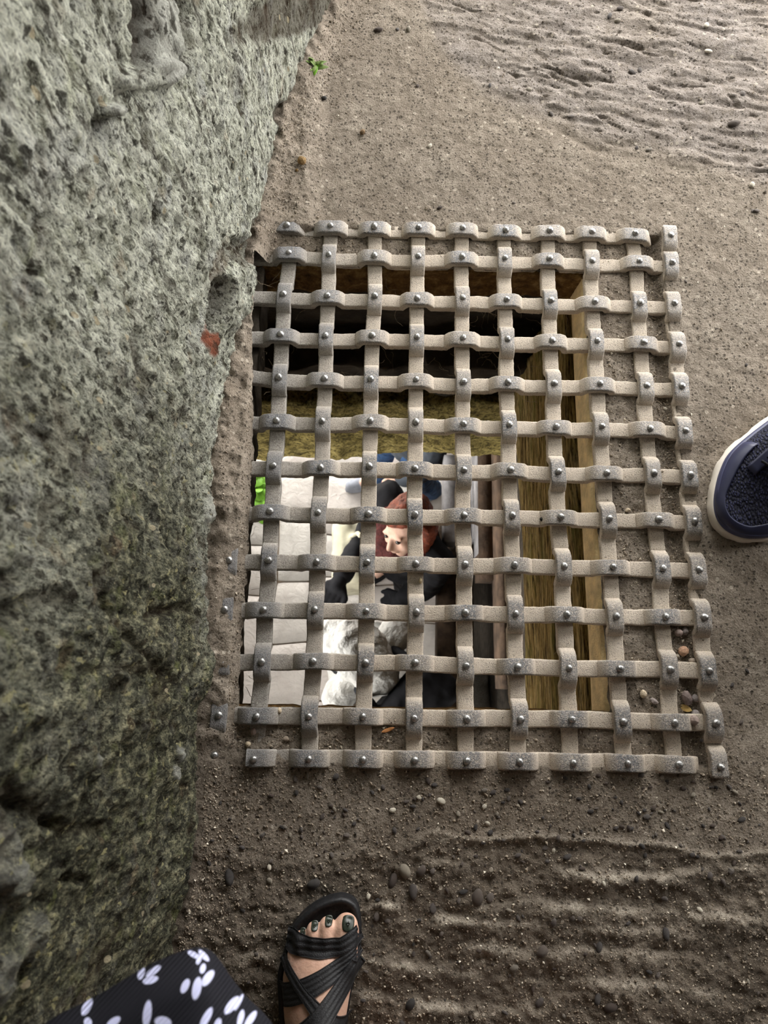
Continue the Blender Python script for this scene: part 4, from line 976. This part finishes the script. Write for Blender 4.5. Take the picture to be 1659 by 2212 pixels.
gC = U(792, 1412, -1.62)
rC, xC, hpC = person('person', (gC[0], gC[1]-.02, GZ), math.radians(47), 1.58, 'person in a pale hooded rain jacket with black backpack directly below the grate', M_PALE, M_PALE, M_TROUSER, M_BLACK,
    [(-.06, .15, .98), (.06, .15, .98)], tilt=.3, bulk=1.0, stance=.11, headwear='hood')
fuse('backpack', [np.concatenate([ell((dx, -.24+dy, z_), (.06, .05, .06)) for dx in (-.12, .12) for dy in (-.05, .05) for z_ in (.95, 1.36)]), ballcone((-.10, -.12, 1.40), .022, (-.10, .12, 1.24), .02), ballcone((.10, -.12, 1.40), .022, (.10, .12, 1.24), .02)], .010, M_BLACK, rC, 3, (.01, 16), xC)

# --- the person taking the picture: left foot in a strap sandal, hem of a floral dress
pr = empty('person', (.06, -1.12, .01), 'person in a black floral dress and black strap sandal at the bottom edge', 'person')
ZS = .032                                              # top of the sandal's footbed
def fp(px, py, z): return U(px, py, z)
toes = [  # centre line of each toe in the photograph, height, radius
    [(742, 2080, .050, .0160), (745, 2040, .050, .0142), (748, 2010, .047, .0145), (748, 2000, .046, .0136)],
    [(707, 2070, .050, .0105), (706, 2026, .052, .0085), (707, 2004, .050, .0088), (707, 1996, .046, .0084)],
    [(682, 2074, .048, .0100), (679, 2036, .050, .0080), (678, 2014, .048, .0084), (678, 2006, .044, .0080)],
    [(656, 2088, .046, .0098), (652, 2050, .047, .0078), (651, 2032, .045, .0082), (651, 2025, .042, .0078)],
    [(640, 2108, .044, .0095), (636, 2080, .044, .0076), (634, 2062, .042, .0072), (634, 2056, .040, .0066)]]
S = []
for tchain in toes:
    pts = [(fp(x, y, z), r) for x, y, z, r in tchain]
    for (p0, r0), (p1, r1) in zip(pts, pts[1:]): S.append(ballcone(p0, r0, p1, r1, 12))
def sec(py, xl, xr, ztop, n_=9):
    """rounded cross-section of the foot between two photograph columns"""
    out = []
    for i in range(n_):
        t_ = -1 + 2*i/(n_-1); hh_ = ZS + .002 + (ztop-ZS)*math.sqrt(max(0, 1-t_*t_*.82))*(1 + .18*t_)
        x = (xl+xr)/2 + t_*(xr-xl)/2; out += [fp(x, py, hh_), fp(x, py, ZS+.001)]
    return np.array(out)
secs = [sec(2050, 632, 762, .056), sec(2080, 617, 768, .064), sec(2110, 611, 763, .070), sec(2150, 611, 755, .078), sec(2200, 614, 747, .088), sec(2260, 622, 738, .100), sec(2330, 628, 734, .112)]
S += [np.concatenate([a, b_]) for a, b_ in zip(secs, secs[1:])]
hl = fp(680, 2330, ZS); heel = np.array([hl[0]-.004, hl[1]-.075, .058]); ankL = heel + [0, .02, .05]
S += [np.concatenate([secs[-1], ell(heel, (.030, .036, .028))]), ballcone(heel, .03, ankL, .034), np.concatenate([secs[-1], ell(ankL, (.033, .036, .03))])]
HIP = np.array([.075, -1.16, .78]); kneeL = np.array([ankL[0]-.002, ankL[1]+.02, .42])
S += [ballcone(ankL, .034, ankL + [0, -.012, .18], .046), ballcone(ankL + [0, -.012, .18], .048, kneeL, .05), ballcone(kneeL, .052, HIP + [-.03, 0, 0], .075)]
foot_me_name = 'body'
# right leg, trunk, arms and head: behind the frame, built so that the figure is whole
ankR = np.array([ankL[0]+.17, ankL[1]-.06, .085]); kneeR = ankR + [-.01, .03, .34]
S2 = [ballcone(ankR, .034, kneeR, .05), ballcone(kneeR, .052, HIP + [.10, 0, 0], .075), ballcone(ankR, .03, ankR + [0, .10, -.045], .026), ballcone(HIP + [-.03, 0, 0], .09, HIP + [.10, 0, 0], .09),
      ballcone(HIP + [.035, 0, .05], .11, HIP + [.035, -.03, .42], .11), ballcone(HIP + [-.12, -.04, .46], .045, HIP + [.19, -.04, .46], .045), ballcone(HIP + [.035, -.03, .50], .045, HIP + [.035, 0, .60], .045),
      ell(HIP + [.035, .03, .68], (.07, .085, .10)), ell(HIP + [.035, .10, .64], (.04, .035, .05)), ballcone(HIP + [.035, .125, .68], .009, HIP + [.035, .145, .655], .012)]
for s_ in (-1, 1):
    shp = HIP + [.035 + s_*.155, -.04, .45]; elb = HIP + [.035 + s_*.17, .08, .19]; wrp = np.array([.14 + s_*.07, -.80, 1.00])
    S2 += [ballcone(shp, .042, elb, .034), ballcone(elb, .034, wrp, .024)] + hand_shapes(wrp, wrp-elb, -s_)
me2 = fuse('rest', S2, .009, M_SKIN, None, 3)
V2 = np.empty(len(me2.data.vertices)*3, np.float32); me2.data.vertices.foreach_get('co', V2); V2 = V2.reshape(-1, 3) + wl(me2); F2 = [list(p.vertices) for p in me2.data.polygons]
bpy.data.objects.remove(me2)
body = fuse('body', S, .0021, M_SKIN, pr, 5, extra=[(V2, F2)])
# knuckle creases
# nails
bv = np.empty(len(body.data.vertices)*3, np.float32); body.data.vertices.foreach_get('co', bv); bv = bv.reshape(-1, 3).astype(float) + wl(body)
bvh = BVHTree.FromPolygons([tuple(v) for v in bv], [list(p.vertices) for p in body.data.polygons])
def drop(x, y):
    h_ = bvh.ray_cast(Vector((x, y, .3)), Vector((0, 0, -1))); return h_[0].z if h_[0] is not None and h_[0].z < .28 else ZS
for i, (px, py, rx, ry) in enumerate([(752, 1996, 11, 12), (709.5, 1993, 7, 7.5), (678.5, 2005, 6.5, 7), (651.5, 2023, 5.5, 6.5)]):
    ctr = U(px, py, .058); V = []; n_ = 18; rr_ = (1.0, .9, .7, .45, .2); zc = drop(ctr[0], ctr[1])
    for r_ in rr_:
        for a in range(n_):
            dx = math.cos(a/n_*6.283); dy = math.sin(a/n_*6.283); sq = (abs(dx)**3+abs(dy)**3)**(-1/3)
            x, y = ctr[0] + dx*sq*r_*rx/1610, ctr[1] + dy*sq*r_*ry/1610; V.append((x, y, max(drop(x, y), zc - .005) + (-.0004 if r_ == 1 else .0009)))
    V.append((ctr[0], ctr[1], zc + .0010)); k_ = len(rr_)-1
    F = [list(f) for f in gridF(len(rr_), n_, cv=True)] + [[k_*n_+a, k_*n_+(a+1) % n_, (k_+1)*n_] for a in range(n_)]
    mk('toenail', np.array(V), F, M_NAIL, pr)
# sandal
san = empty('sandal', (.09, -1.0, .01)); san.parent = pr; san.location = np.array([.09, -1.0, .01]) - wl(pr)
OUT = [(736,1940),(765,1952),(775,1976),(778,2015),(775,2073),(763,2121),(753,2169),(748,2212),(742,2290),(738,2370),(728,2440),(700,2480),(664,2475),(636,2440),(622,2370),(612,2290),(607,2212),(603,2157),(601,2109),(606,2085),(618,2044),(630,2008),(657,1976),(693,1952)]
op = np.array([U(x, y, ZS)[:2] for x, y in OUT])
def closed(P_, n_):
    m_ = len(P_); out = []
    for i in range(n_):
        t_ = i*m_/n_; k_ = int(t_); f = t_-k_; a, b_, c_, d = (P_[(k_+j-1) % m_] for j in range(4))
        out.append(.5*((2*b_) + (-a+c_)*f + (2*a-5*b_+4*c_-d)*f*f + (-a+3*b_-3*c_+d)*f**3))
    return np.array(out)
ring = closed(op, 96); cen = ring.mean(0)
def inset(ring, d):
    t_ = np.roll(ring, -1, 0) - np.roll(ring, 1, 0); n_ = np.stack([t_[:, 1], -t_[:, 0]], 1); n_ /= np.linalg.norm(n_, axis=1, keepdims=True)
    s = np.sign(((ring + n_*.001 - cen)**2).sum() - ((ring-cen)**2).sum()); return ring - n_*s*d
lev = [(.003, .006), (-.001, .009), (-.0015, .018), (.0, .022), (-.001, .026), (-.0005, ZS+.003), (.003, ZS+.0042), (.0065, ZS+.001), (.010, ZS-.001), (.02, ZS-.0015)]
V = np.concatenate([np.c_[inset(ring, d), np.full(96, z)] for d, z in lev] + [[[*cen, ZS-.0015], [*cen, .006]]])
F = [list(f) for f in gridF(len(lev), 96, cv=True)[:, ::-1]]; L_ = len(lev)-1
F += [[L_*96+i, L_*96+(i+1) % 96, (L_+1)*96] for i in range(96)] + [[(i+1) % 96, i, (L_+1)*96+1] for i in range(96)]
mk('sole', V, F, M_SOLE, san)
def strap(cl, w_, ribs, lift=0.0, taper=None):
    """ribbon laid over the foot along a line of photograph points; w_ = width in pixels at both ends"""
    P_ = np.array([U(x, y, .065)[:2] for x, y in cl]); nu = 46; nv = 4*ribs + 1
    s = np.r_[0, np.cumsum(np.linalg.norm(np.diff(P_, axis=0), axis=1))]; tt = np.linspace(0, s[-1], nu)
    C_ = np.stack([np.interp(tt, s, P_[:, j]) for j in (0, 1)], 1)
    for _ in range(3): C_[1:-1] = .5*C_[1:-1] + .25*(C_[2:] + C_[:-2])
    T_ = np.gradient(C_, axis=0); T_ /= np.linalg.norm(T_, axis=1, keepdims=True); Nn = np.stack([-T_[:, 1], T_[:, 0]], 1)
    ww = np.interp(np.linspace(0, 1, nu), np.linspace(0, 1, len(w_)), w_)*.78/1560/2
    top = np.zeros((nu, nv, 3)); bot = np.zeros((nu, nv, 3))
    for i in range(nu):
        for j in range(nv):
            v_ = -1 + 2*j/(nv-1); q = C_[i] + Nn[i]*ww[i]*v_; z = drop(*q)
            rib = .0012*abs(math.sin(math.pi*ribs*(v_+1)/2))**.6
            top[i, j] = [*q, z + .0016 + rib + lift]; bot[i, j] = [*q, z + .0001 + lift*.6]
    # cloth bridges hollows: only smooth the height
    for arr in (top, bot):
        for _ in range(6): arr[1:-1, :, 2] = np.maximum(arr[1:-1, :, 2], .5*(arr[2:, :, 2] + arr[:-2, :, 2]))
    V = np.concatenate([top.reshape(-1, 3), bot.reshape(-1, 3)]); f = gridF(nu, nv); n_ = nu*nv; F = [list(q) for q in f] + [list(q[::-1] + n_) for q in f]
    edge = [i*nv for i in range(nu)] + [(nu-1)*nv + j for j in range(1, nv)] + [i*nv + nv-1 for i in range(nu-2, -1, -1)] + [j for j in range(nv-2, 0, -1)]
    F += [[a, b_, b_+n_, a+n_] for a, b_ in zip(edge, edge[1:] + edge[:1])]
    mk('strap', V, F, M_STRAP, san)
strap([(612,2046),(640,2050),(690,2052),(735,2047),(777,2026)], [44, 38, 36, 32, 40], 3)
strap([(776,2062),(745,2082),(700,2108),(650,2136),(601,2164)], [30, 33, 34, 36, 40], 4, .0004)
strap([(604,2084),(620,2104),(645,2128),(688,2162),(718,2188),(748,2222)], [20, 20, 20, 26, 30, 34], 2, .0026)
strap([(775,2084),(746,2122),(702,2172),(662,2214),(622,2260)], [36, 38, 40, 42, 46], 4, .0046)
# right sandal (outside the frame)
san2 = empty('sandal', ankR + [0, .06, -.075]); san2.parent = pr; san2.location = ankR + [0, .06, -.075] - wl(pr)
sh_ = ring*np.array([-1, 1]) ; sh_ = sh_ - sh_.mean(0) + ankR[:2] + [0, .05]
V = np.concatenate([np.c_[sh_, np.full(96, .008)], np.c_[sh_, np.full(96, ZS)], [[*sh_.mean(0), ZS], [*sh_.mean(0), .008]]])
F = [list(f) for f in gridF(2, 96, cv=True)] + [[96+i, 96+(i+1) % 96, 192] for i in range(96)] + [[(i+1) % 96, i, 193] for i in range(96)]
mk('sole', V, F, M_SOLE, san2)
# dress
ZH = .50
hem_px = [(-330, 2500), (-120, 2330), (95, 2214), (190, 2165), (262, 2122), (330, 2084), (385, 2062), (424, 2052), (452, 2060), (474, 2084), (498, 2120), (530, 2160), (575, 2205), (640, 2290), (800, 2400), (1000, 2520)]
hp_ = [np.array([max(-.050, U(x, y, ZH)[0]), U(x, y, ZH)[1]]) for x, y in hem_px]
back = [np.array([.36, -1.20]), np.array([.33, -1.34]), np.array([.20, -1.42]), np.array([.04, -1.42]), np.array([-.03, -1.33]), np.array([-.05, -1.18])]
hemr = closed(np.array(hp_ + back), 420)
axis_ = np.array([HIP[0]+.035, HIP[1]-.01])
ths = np.arctan2(hemr[:, 1]-axis_[1], hemr[:, 0]-axis_[0])
rings = []
for lv in np.linspace(0, 1, 60):
    if lv < .55:
        a = lv/.55; zz_ = ZH + a*.26 + .012*a*np.sin(ths*9); e = a**.8; rr = np.array([.155, .135])
    else:
        a = (lv-.55)/.45; zz_ = ZH + .26 + a*.44 + 0*ths; e = 1; rr = np.array([.155 + .03*math.sin(a*3), .135 + .01*math.sin(a*3)])
    top_ = axis_ + np.stack([np.cos(ths)*rr[0], np.sin(ths)*rr[1]], 1)
    fold = (1-e)*.0
    R_ = hemr*(1-e) + top_*e
    d = R_ - axis_; fo = 1 + .055*(1-e*.8)*np.sin(ths*13 + 4*lv)*min(1, lv*6)
    rings.append(np.c_[axis_ + d*fo[:, None], zz_])
rings = np.array(rings); rings[0, :, 2] -= .004
inner = rings[::-1].copy(); inner[..., :2] = axis_ + (inner[..., :2]-axis_)*.985; inner[..., 2] -= .001
allr = np.concatenate([rings[::-1], inner[::-1]]); nR, nC = allr.shape[:2]
# finer on the part in view: subdivide by interpolation along the rings
V = allr.reshape(-1, 3); F = gridF(nR, nC, cv=True)
dress = mk('dress', V, F, None, pr, loc=np.zeros(3))
PETALS = [(140,2180,22,7,-.55),(188,2174,11,17,.45),(196,2157,8,7,0),(222,2140,30,8,-.5),(305,2102,9,12,.2),(331,2098,20,7,-.55),(325,2117,20,7,-.25),(318,2190,11,24,-.12),(352,2208,22,10,.05),(400,2130,9,14,.5),(425,2135,11,20,0),(449,2113,10,16,.75),(438,2092,7,9,0),(418,2062,18,5,.3),(440,2064,18,5,.6),(430,2072,6,10,.3),(501,2171,10,17,.9),(516,2165,5,14,.5),(520,2200,7,14,.1),(541,2202,8,16,.8),(445,2200,9,20,.5),(190,2209,12,8,.4),(245,2208,18,8,-.5),(470,2215,8,12,0)]
dbv = BVHTree.FromPolygons([tuple(v) for v in V], [list(f) for f in F])
t = NT('floral_black_knit'); wv = t.n('ShaderNodeTexWave'); wv.inputs['Scale'].default_value = 170; wv.inputs['Distortion'].default_value = .6
t.l(t.mapped((1, 1, 1), (0, 0, .75)), wv.inputs['Vector']); acc = None
SPOTS = []
for x, y, rx, ry, an in PETALS:
    d = ray(x, y); h_ = dbv.ray_cast(Vector(CAM), Vector(d).normalized())
    if h_[0] is None: continue
    dp = (CAM[2]-h_[0].z)/FPX; SPOTS.append((h_[0], -an, rx*dp*.84, ry*dp*.84))
for c_, an, rx, ry in SPOTS:
    mp = t.n('ShaderNodeMapping', vector_type='TEXTURE')
    mp.inputs['Location'].default_value = c_; mp.inputs['Rotation'].default_value = (0, 0, an); mp.inputs['Scale'].default_value = (rx, ry, .016)
    t.l(t.pos(), mp.inputs[0]); vm = t.n('ShaderNodeVectorMath', operation='LENGTH'); t.l(mp.outputs[0], vm.inputs[0])
    acc = vm.outputs['Value'] if acc is None else t.math('MINIMUM', acc, vm.outputs['Value'])
vo = t.n('ShaderNodeTexVoronoi'); vo.inputs['Scale'].default_value = 62; t.l(t.mapped((1, .45, .5), (.3, .2, .8)), vo.inputs['Vector'])
sp = t.n('ShaderNodeSeparateXYZ'); t.l(t.pos(), sp.inputs[0])            # the same print goes on over the rest of the skirt
rest = t.math('MULTIPLY', t.math('LESS_THAN', vo.outputs['Distance'], .40), t.math('MULTIPLY', t.math('LESS_THAN', sp.outputs[1], -.835), t.ramp(vo.outputs['Color'], [(.40, 0.0), (.42, 1.0)], 'CONSTANT')))
c = t.mix(t.math('MAXIMUM', t.ramp(acc, [(.84, 1.0), (.99, 0.0)]), rest), (.009, .009, .014), (.62, .64, .90))
dress.data.materials.append(t.done(c, .8, 0, t.bump(wv.outputs['Fac'], .00045), .25))

# --- the person at the right: navy running shoes
ps = empty('person', (.86, -.18, .01), 'person in a navy mesh running shoe with white sole standing at the right edge', 'person')
SO = [(1659,903),(1600,948),(1562,984),(1544,1020),(1535,1058),(1532,1094),(1538,1124),(1554,1147),(1580,1163),(1612,1170),(1659,1166),(1720,1142),(1785,1092),(1840,1035),(1890,982),(1930,925),(1932,872),(1900,832),(1845,818),(1780,830),(1720,858)]
ax_px = [(1588,1092),(1640,1052),(1700,1010),(1780,955),(1850,895),(1876,878)]
def shoe(parent, name, xf):
    sh = empty(name, wl(parent)); sh.parent = parent; sh.location = (0, 0, 0)
    N_ = 120; R0 = closed(np.array([U(x, y, .02)[:2] for x, y in SO]), N_)
    AX = np.array([U(x, y, .05)[:2] for x, y in ax_px]); cs = np.r_[0, np.cumsum(np.linalg.norm(np.diff(AX, axis=0), axis=1))]; LA = cs[-1]
    dn = np.linspace(0, LA, 400); A_ = np.stack([np.interp(dn, cs, AX[:, j]) for j in (0, 1)], 1)
    near = np.argmin(((R0[:, None] - A_[None])**2).sum(2), 1); u_ = dn[near]/LA; C_ = A_[near]
    Ht = np.interp(u_, [0, .12, .3, .5, .62, 1], [.036, .044, .060, .082, .092, .085])
    def prof(r0, levels, wav=0):
        return np.stack([np.c_[C_ + (R0-C_)*(r0*a)[:, None] if np.ndim(a) else C_ + (R0-C_)*(r0*a), z*np.ones(N_)] for a, z in levels])
    g_ = .0105
    # white sole with shallow notches
    notch = 1 + .012*np.sign(np.sin(np.arange(N_)*.9))
    L1 = np.stack([np.c_[C_ + (R0-C_)*(s_*(notch if wv_ else np.ones(N_)))[:, None], np.full(N_, z)] for s_, z, wv_ in ((.93, g_, 0), (1.0, g_+.003, 1), (1.03, g_+.010, 1), (1.02, g_+.016, 0), (.985, g_+.019, 0), (.9, g_+.0195, 0))])
    def solid(nm, L, mat, cap=True):
        V = L.reshape(-1, 3); F = [list(f) for f in gridF(len(L), N_, cv=True)[:, ::-1]]
        if cap:
            n0 = len(V); V = np.concatenate([V, np.c_[C_, L[-1][:, 2] + .0005], ]); k_ = (len(L)-1)*N_
            F += [[k_+i, k_+(i+1) % N_, n0+(i+1) % N_, n0+i] for i in range(N_)]
            n1 = len(V); V = np.concatenate([V, np.c_[C_, L[0][:, 2].mean()*np.ones(N_)]]); F += [[(i+1) % N_, i, n1+i, n1+(i+1) % N_] for i in range(N_)]
        return mk(nm, xf(V), F, mat, sh)
    solid('sole', L1, M_WHITE)
    L2 = np.stack([np.c_[C_ + (R0-C_)*s_, np.full(N_, z)] for s_, z in ((.94, g_+.018), (.965, g_+.021), (.965, g_+.027), (.94, g_+.031), (.90, g_+.032))])
    solid('foxing_band', L2, M_NAVYR)
    zb_ = g_ + .026
    def shell(a):                                       # a: 0 rim .. 1 ridge line
        s_ = .915*np.cos(a*math.pi/2)**.62; return np.c_[C_ + (R0-C_)*s_, zb_ + (Ht+g_*.4-.028)*math.sin(a*math.pi/2)**.9*np.ones(N_)]
    lv = np.r_[0, np.linspace(.06, .97, 16)]
    L3 = np.stack([shell(a) for a in lv]); solid('upper', L3, M_KNIT)
    # smooth toe overlay, wrapping round the front
    msk = [i for i in range(N_) if u_[i] < .10 or (u_[i] < .42 and i < N_*.0)]
    idx = np.argsort(u_)
    def patch(nm, keep, amax, mat, lift, mid_=None):
        ids = [i for i in range(N_) if keep(i)]
        # longest run of neighbours
        st = next(i for i in ids if (i-1) % N_ not in ids); run = [st]
        while (run[-1]+1) % N_ in ids and len(run) < N_: run.append((run[-1]+1) % N_)
        n_ = len(run); aa = np.linspace(0, 1, 12); T_ = []
        for j, a in enumerate(aa):
            row = []
            for q, i in enumerate(run):
                w_ = amax(q/(n_-1)); row.append(shell(a*w_)[i] + np.array([*( (R0[i]-C_[i])/max(1e-6, np.linalg.norm(R0[i]-C_[i]))*lift*.8), lift*(.4+.6*math.sin(min(1, a*w_)*1.57))]))
            T_.append(row)
        T_ = np.array(T_); V = T_.reshape(-1, 3); f = gridF(12, n_); m_ = len(V)
        V = np.concatenate([V, V - [0, 0, lift*1.2]]); F = [list(q) for q in f] + [list(q[::-1]+m_) for q in f]
        e = [j for j in range(n_)] + [r_*n_+n_-1 for r_ in range(1, 12)] + [11*n_+j for j in range(n_-2, -1, -1)] + [r_*n_ for r_ in range(10, 0, -1)]
        F += [[a, b_, b_+m_, a+m_] for a, b_ in zip(e, e[1:]+e[:1])]
        return mk(nm, xf(V), F, mat, sh)
    patch('toe_overlay', lambda i: u_[i] < .30, lambda q: .52 + .20*math.sin(q*math.pi), M_NAVY, .0016)
    # eyelet stay, tongue, laces, collar
    d_ = AX[-1]-AX[0]; d_ /= np.linalg.norm(d_); n_ = np.array([-d_[1], d_[0]])
    def at(u, v, lift=0.0):
        p = np.stack([np.interp(u*LA, cs, AX[:, j]) for j in (0, 1)]); z = np.interp(u, [0, .12, .3, .5, .62, 1], [.036, .044, .060, .082, .092, .085]) + g_ + .0035
        return np.array([*(p + n_*v), z - 3.0*v*v + lift])
    def strip(nm, uu, v0, v1, mat, lift):
        T_ = np.array([[at(u, v0(u) + (v1(u)-v0(u))*w_, lift) for w_ in np.linspace(0, 1, 7)] for u in uu]); m_ = T_.shape[0]*7
        V = T_.reshape(-1, 3); V = np.concatenate([V, V - [0, 0, .004]]); f = gridF(len(uu), 7); F = [list(q) for q in f] + [list(q[::-1]+m_) for q in f]
        nn = len(uu); e = list(range(7)) + [r_*7+6 for r_ in range(1, nn)] + [(nn-1)*7+j for j in range(5, -1, -1)] + [r_*7 for r_ in range(nn-2, 0, -1)]
        F += [[a, b_, b_+m_, a+m_] for a, b_ in zip(e, e[1:]+e[:1])]
        return mk(nm, xf(V), F, mat, sh)
    strip('tongue', np.linspace(.21, .66, 18), lambda u: -.021*min(1, (u-.17)*8), lambda u: .021*min(1, (u-.17)*8), M_BLACK, .0012)
    for s_ in (-1, 1): strip('eyelet_stay', np.linspace(.17, .62, 18), lambda u: s_*(.016 + .006*min(1, (u-.17)*5)), lambda u: s_*(.030 + .007*min(1, (u-.17)*5)), M_NAVY, .0018)
    for q in range(5):
        u0 = .23 + q*.07
        for s_ in (-1, 1):
            pts = [at(u0 + .035*w_ if s_ > 0 else u0 + .035*(1-w_), -.026 + .052*w_, .0050 + .002*math.sin(w_*3.14)) for w_ in np.linspace(0, 1, 9)]
            v, f = tube(pts, .0032, 7); mk('lace', xf(v), f, M_BLACK, sh)
    return sh, at
idt = lambda V: np.asarray(V, float)
shoe(ps, 'running_shoe', idt)
toe = U(1546, 1110, .02)[:2]; hl_ = U(1916, 850, .02)[:2]; dirn = (toe-hl_)/np.linalg.norm(toe-hl_); side = np.array([-dirn[1], dirn[0]])   # side: towards the other foot
def mirror(V):
    V = np.asarray(V, float).copy(); r_ = V[..., :2] - hl_; a = r_ @ dirn; b_ = r_ @ side
    V[..., :2] = hl_ - dirn*.05 - side*.24*(-1 if side[1] > 0 else 1)*(-1) + a[..., None]*dirn - b_[..., None]*side; return V
shoe(ps, 'running_shoe', mirror)
A1 = np.array([*(hl_ + dirn*.065), .10]); A2 = np.array([*mirror(A1)[:2], .10])
fw_ = np.array([*dirn, 0]); hipc = (A1 + A2)/2 - fw_*.03; hipc[2] = .92; sd = (A2-A1)/np.linalg.norm(A2-A1)
K1 = A1*.5 + (hipc - sd*.09)*.5 + fw_*.03; K2 = A2*.5 + (hipc + sd*.09)*.5 + fw_*.03; H1 = hipc - sd*.09; H2 = hipc + sd*.09; shc = hipc + [0, 0, .48]; upz = np.array([0, 0, 1.])
S = [ballcone(A1 - upz*.03, .032, K1, .05), ballcone(K1, .055, H1, .08), ballcone(A2 - upz*.03, .032, K2, .05), ballcone(K2, .055, H2, .08), ballcone(H1, .09, H2, .09), ballcone(hipc, .12, shc - upz*.1, .12), ballcone(shc - sd*.18, .05, shc + sd*.18, .05), ballcone(shc, .06, shc + upz*.12, .055),
     ell(shc + upz*.24 + fw_*.03, (.075, .085, .11)), ballcone(shc + upz*.24 + fw_*.115, .010, shc + upz*.21 + fw_*.135, .012), ell(shc + upz*.17 + fw_*.07, (.04, .04, .05))]
Sj = [np.concatenate([ell(hipc + upz*.02, (.17, .14, .08)), ell(shc - upz*.08, (.19, .14, .12))]), ballcone(shc - sd*.18, .07, shc + sd*.18, .07)]
for s_ in (-1, 1):
    a = shc + sd*s_*.19; e_ = a - upz*.30 + sd*s_*.05; w_ = e_ - upz*.24 + fw_*.06
    S += [ballcone(a, .045, e_, .036), ballcone(e_, .036, w_, .025)] + hand_shapes(w_, -upz*.95 + fw_*.3, s_)
    Sj += [ballcone(a, .068, e_, .056), ballcone(e_, .056, w_ + upz*.02, .044)]
fuse('body', S, .007, M_SKIN, ps, 3)
fuse('jacket', Sj, .011, M_GREYJ, ps, 3, (.014, 14))
fuse('trousers', [ballcone(A1 + upz*.035, .055, K1, .075), ballcone(K1, .075, H1, .11), ballcone(A2 + upz*.035, .055, K2, .075), ballcone(K2, .075, H2, .11), ballcone(H1, .11, H2, .11)], .011, M_TROUSER, ps, 3, (.012, 16))
fuse('hair', [ell(shc + upz*.275 + fw_*.005, (.085, .09, .095)), ell(shc + upz*.22 - fw_*.03, (.08, .06, .09))], .008, M_DARKHAIR, ps, 2, (.01, 40))
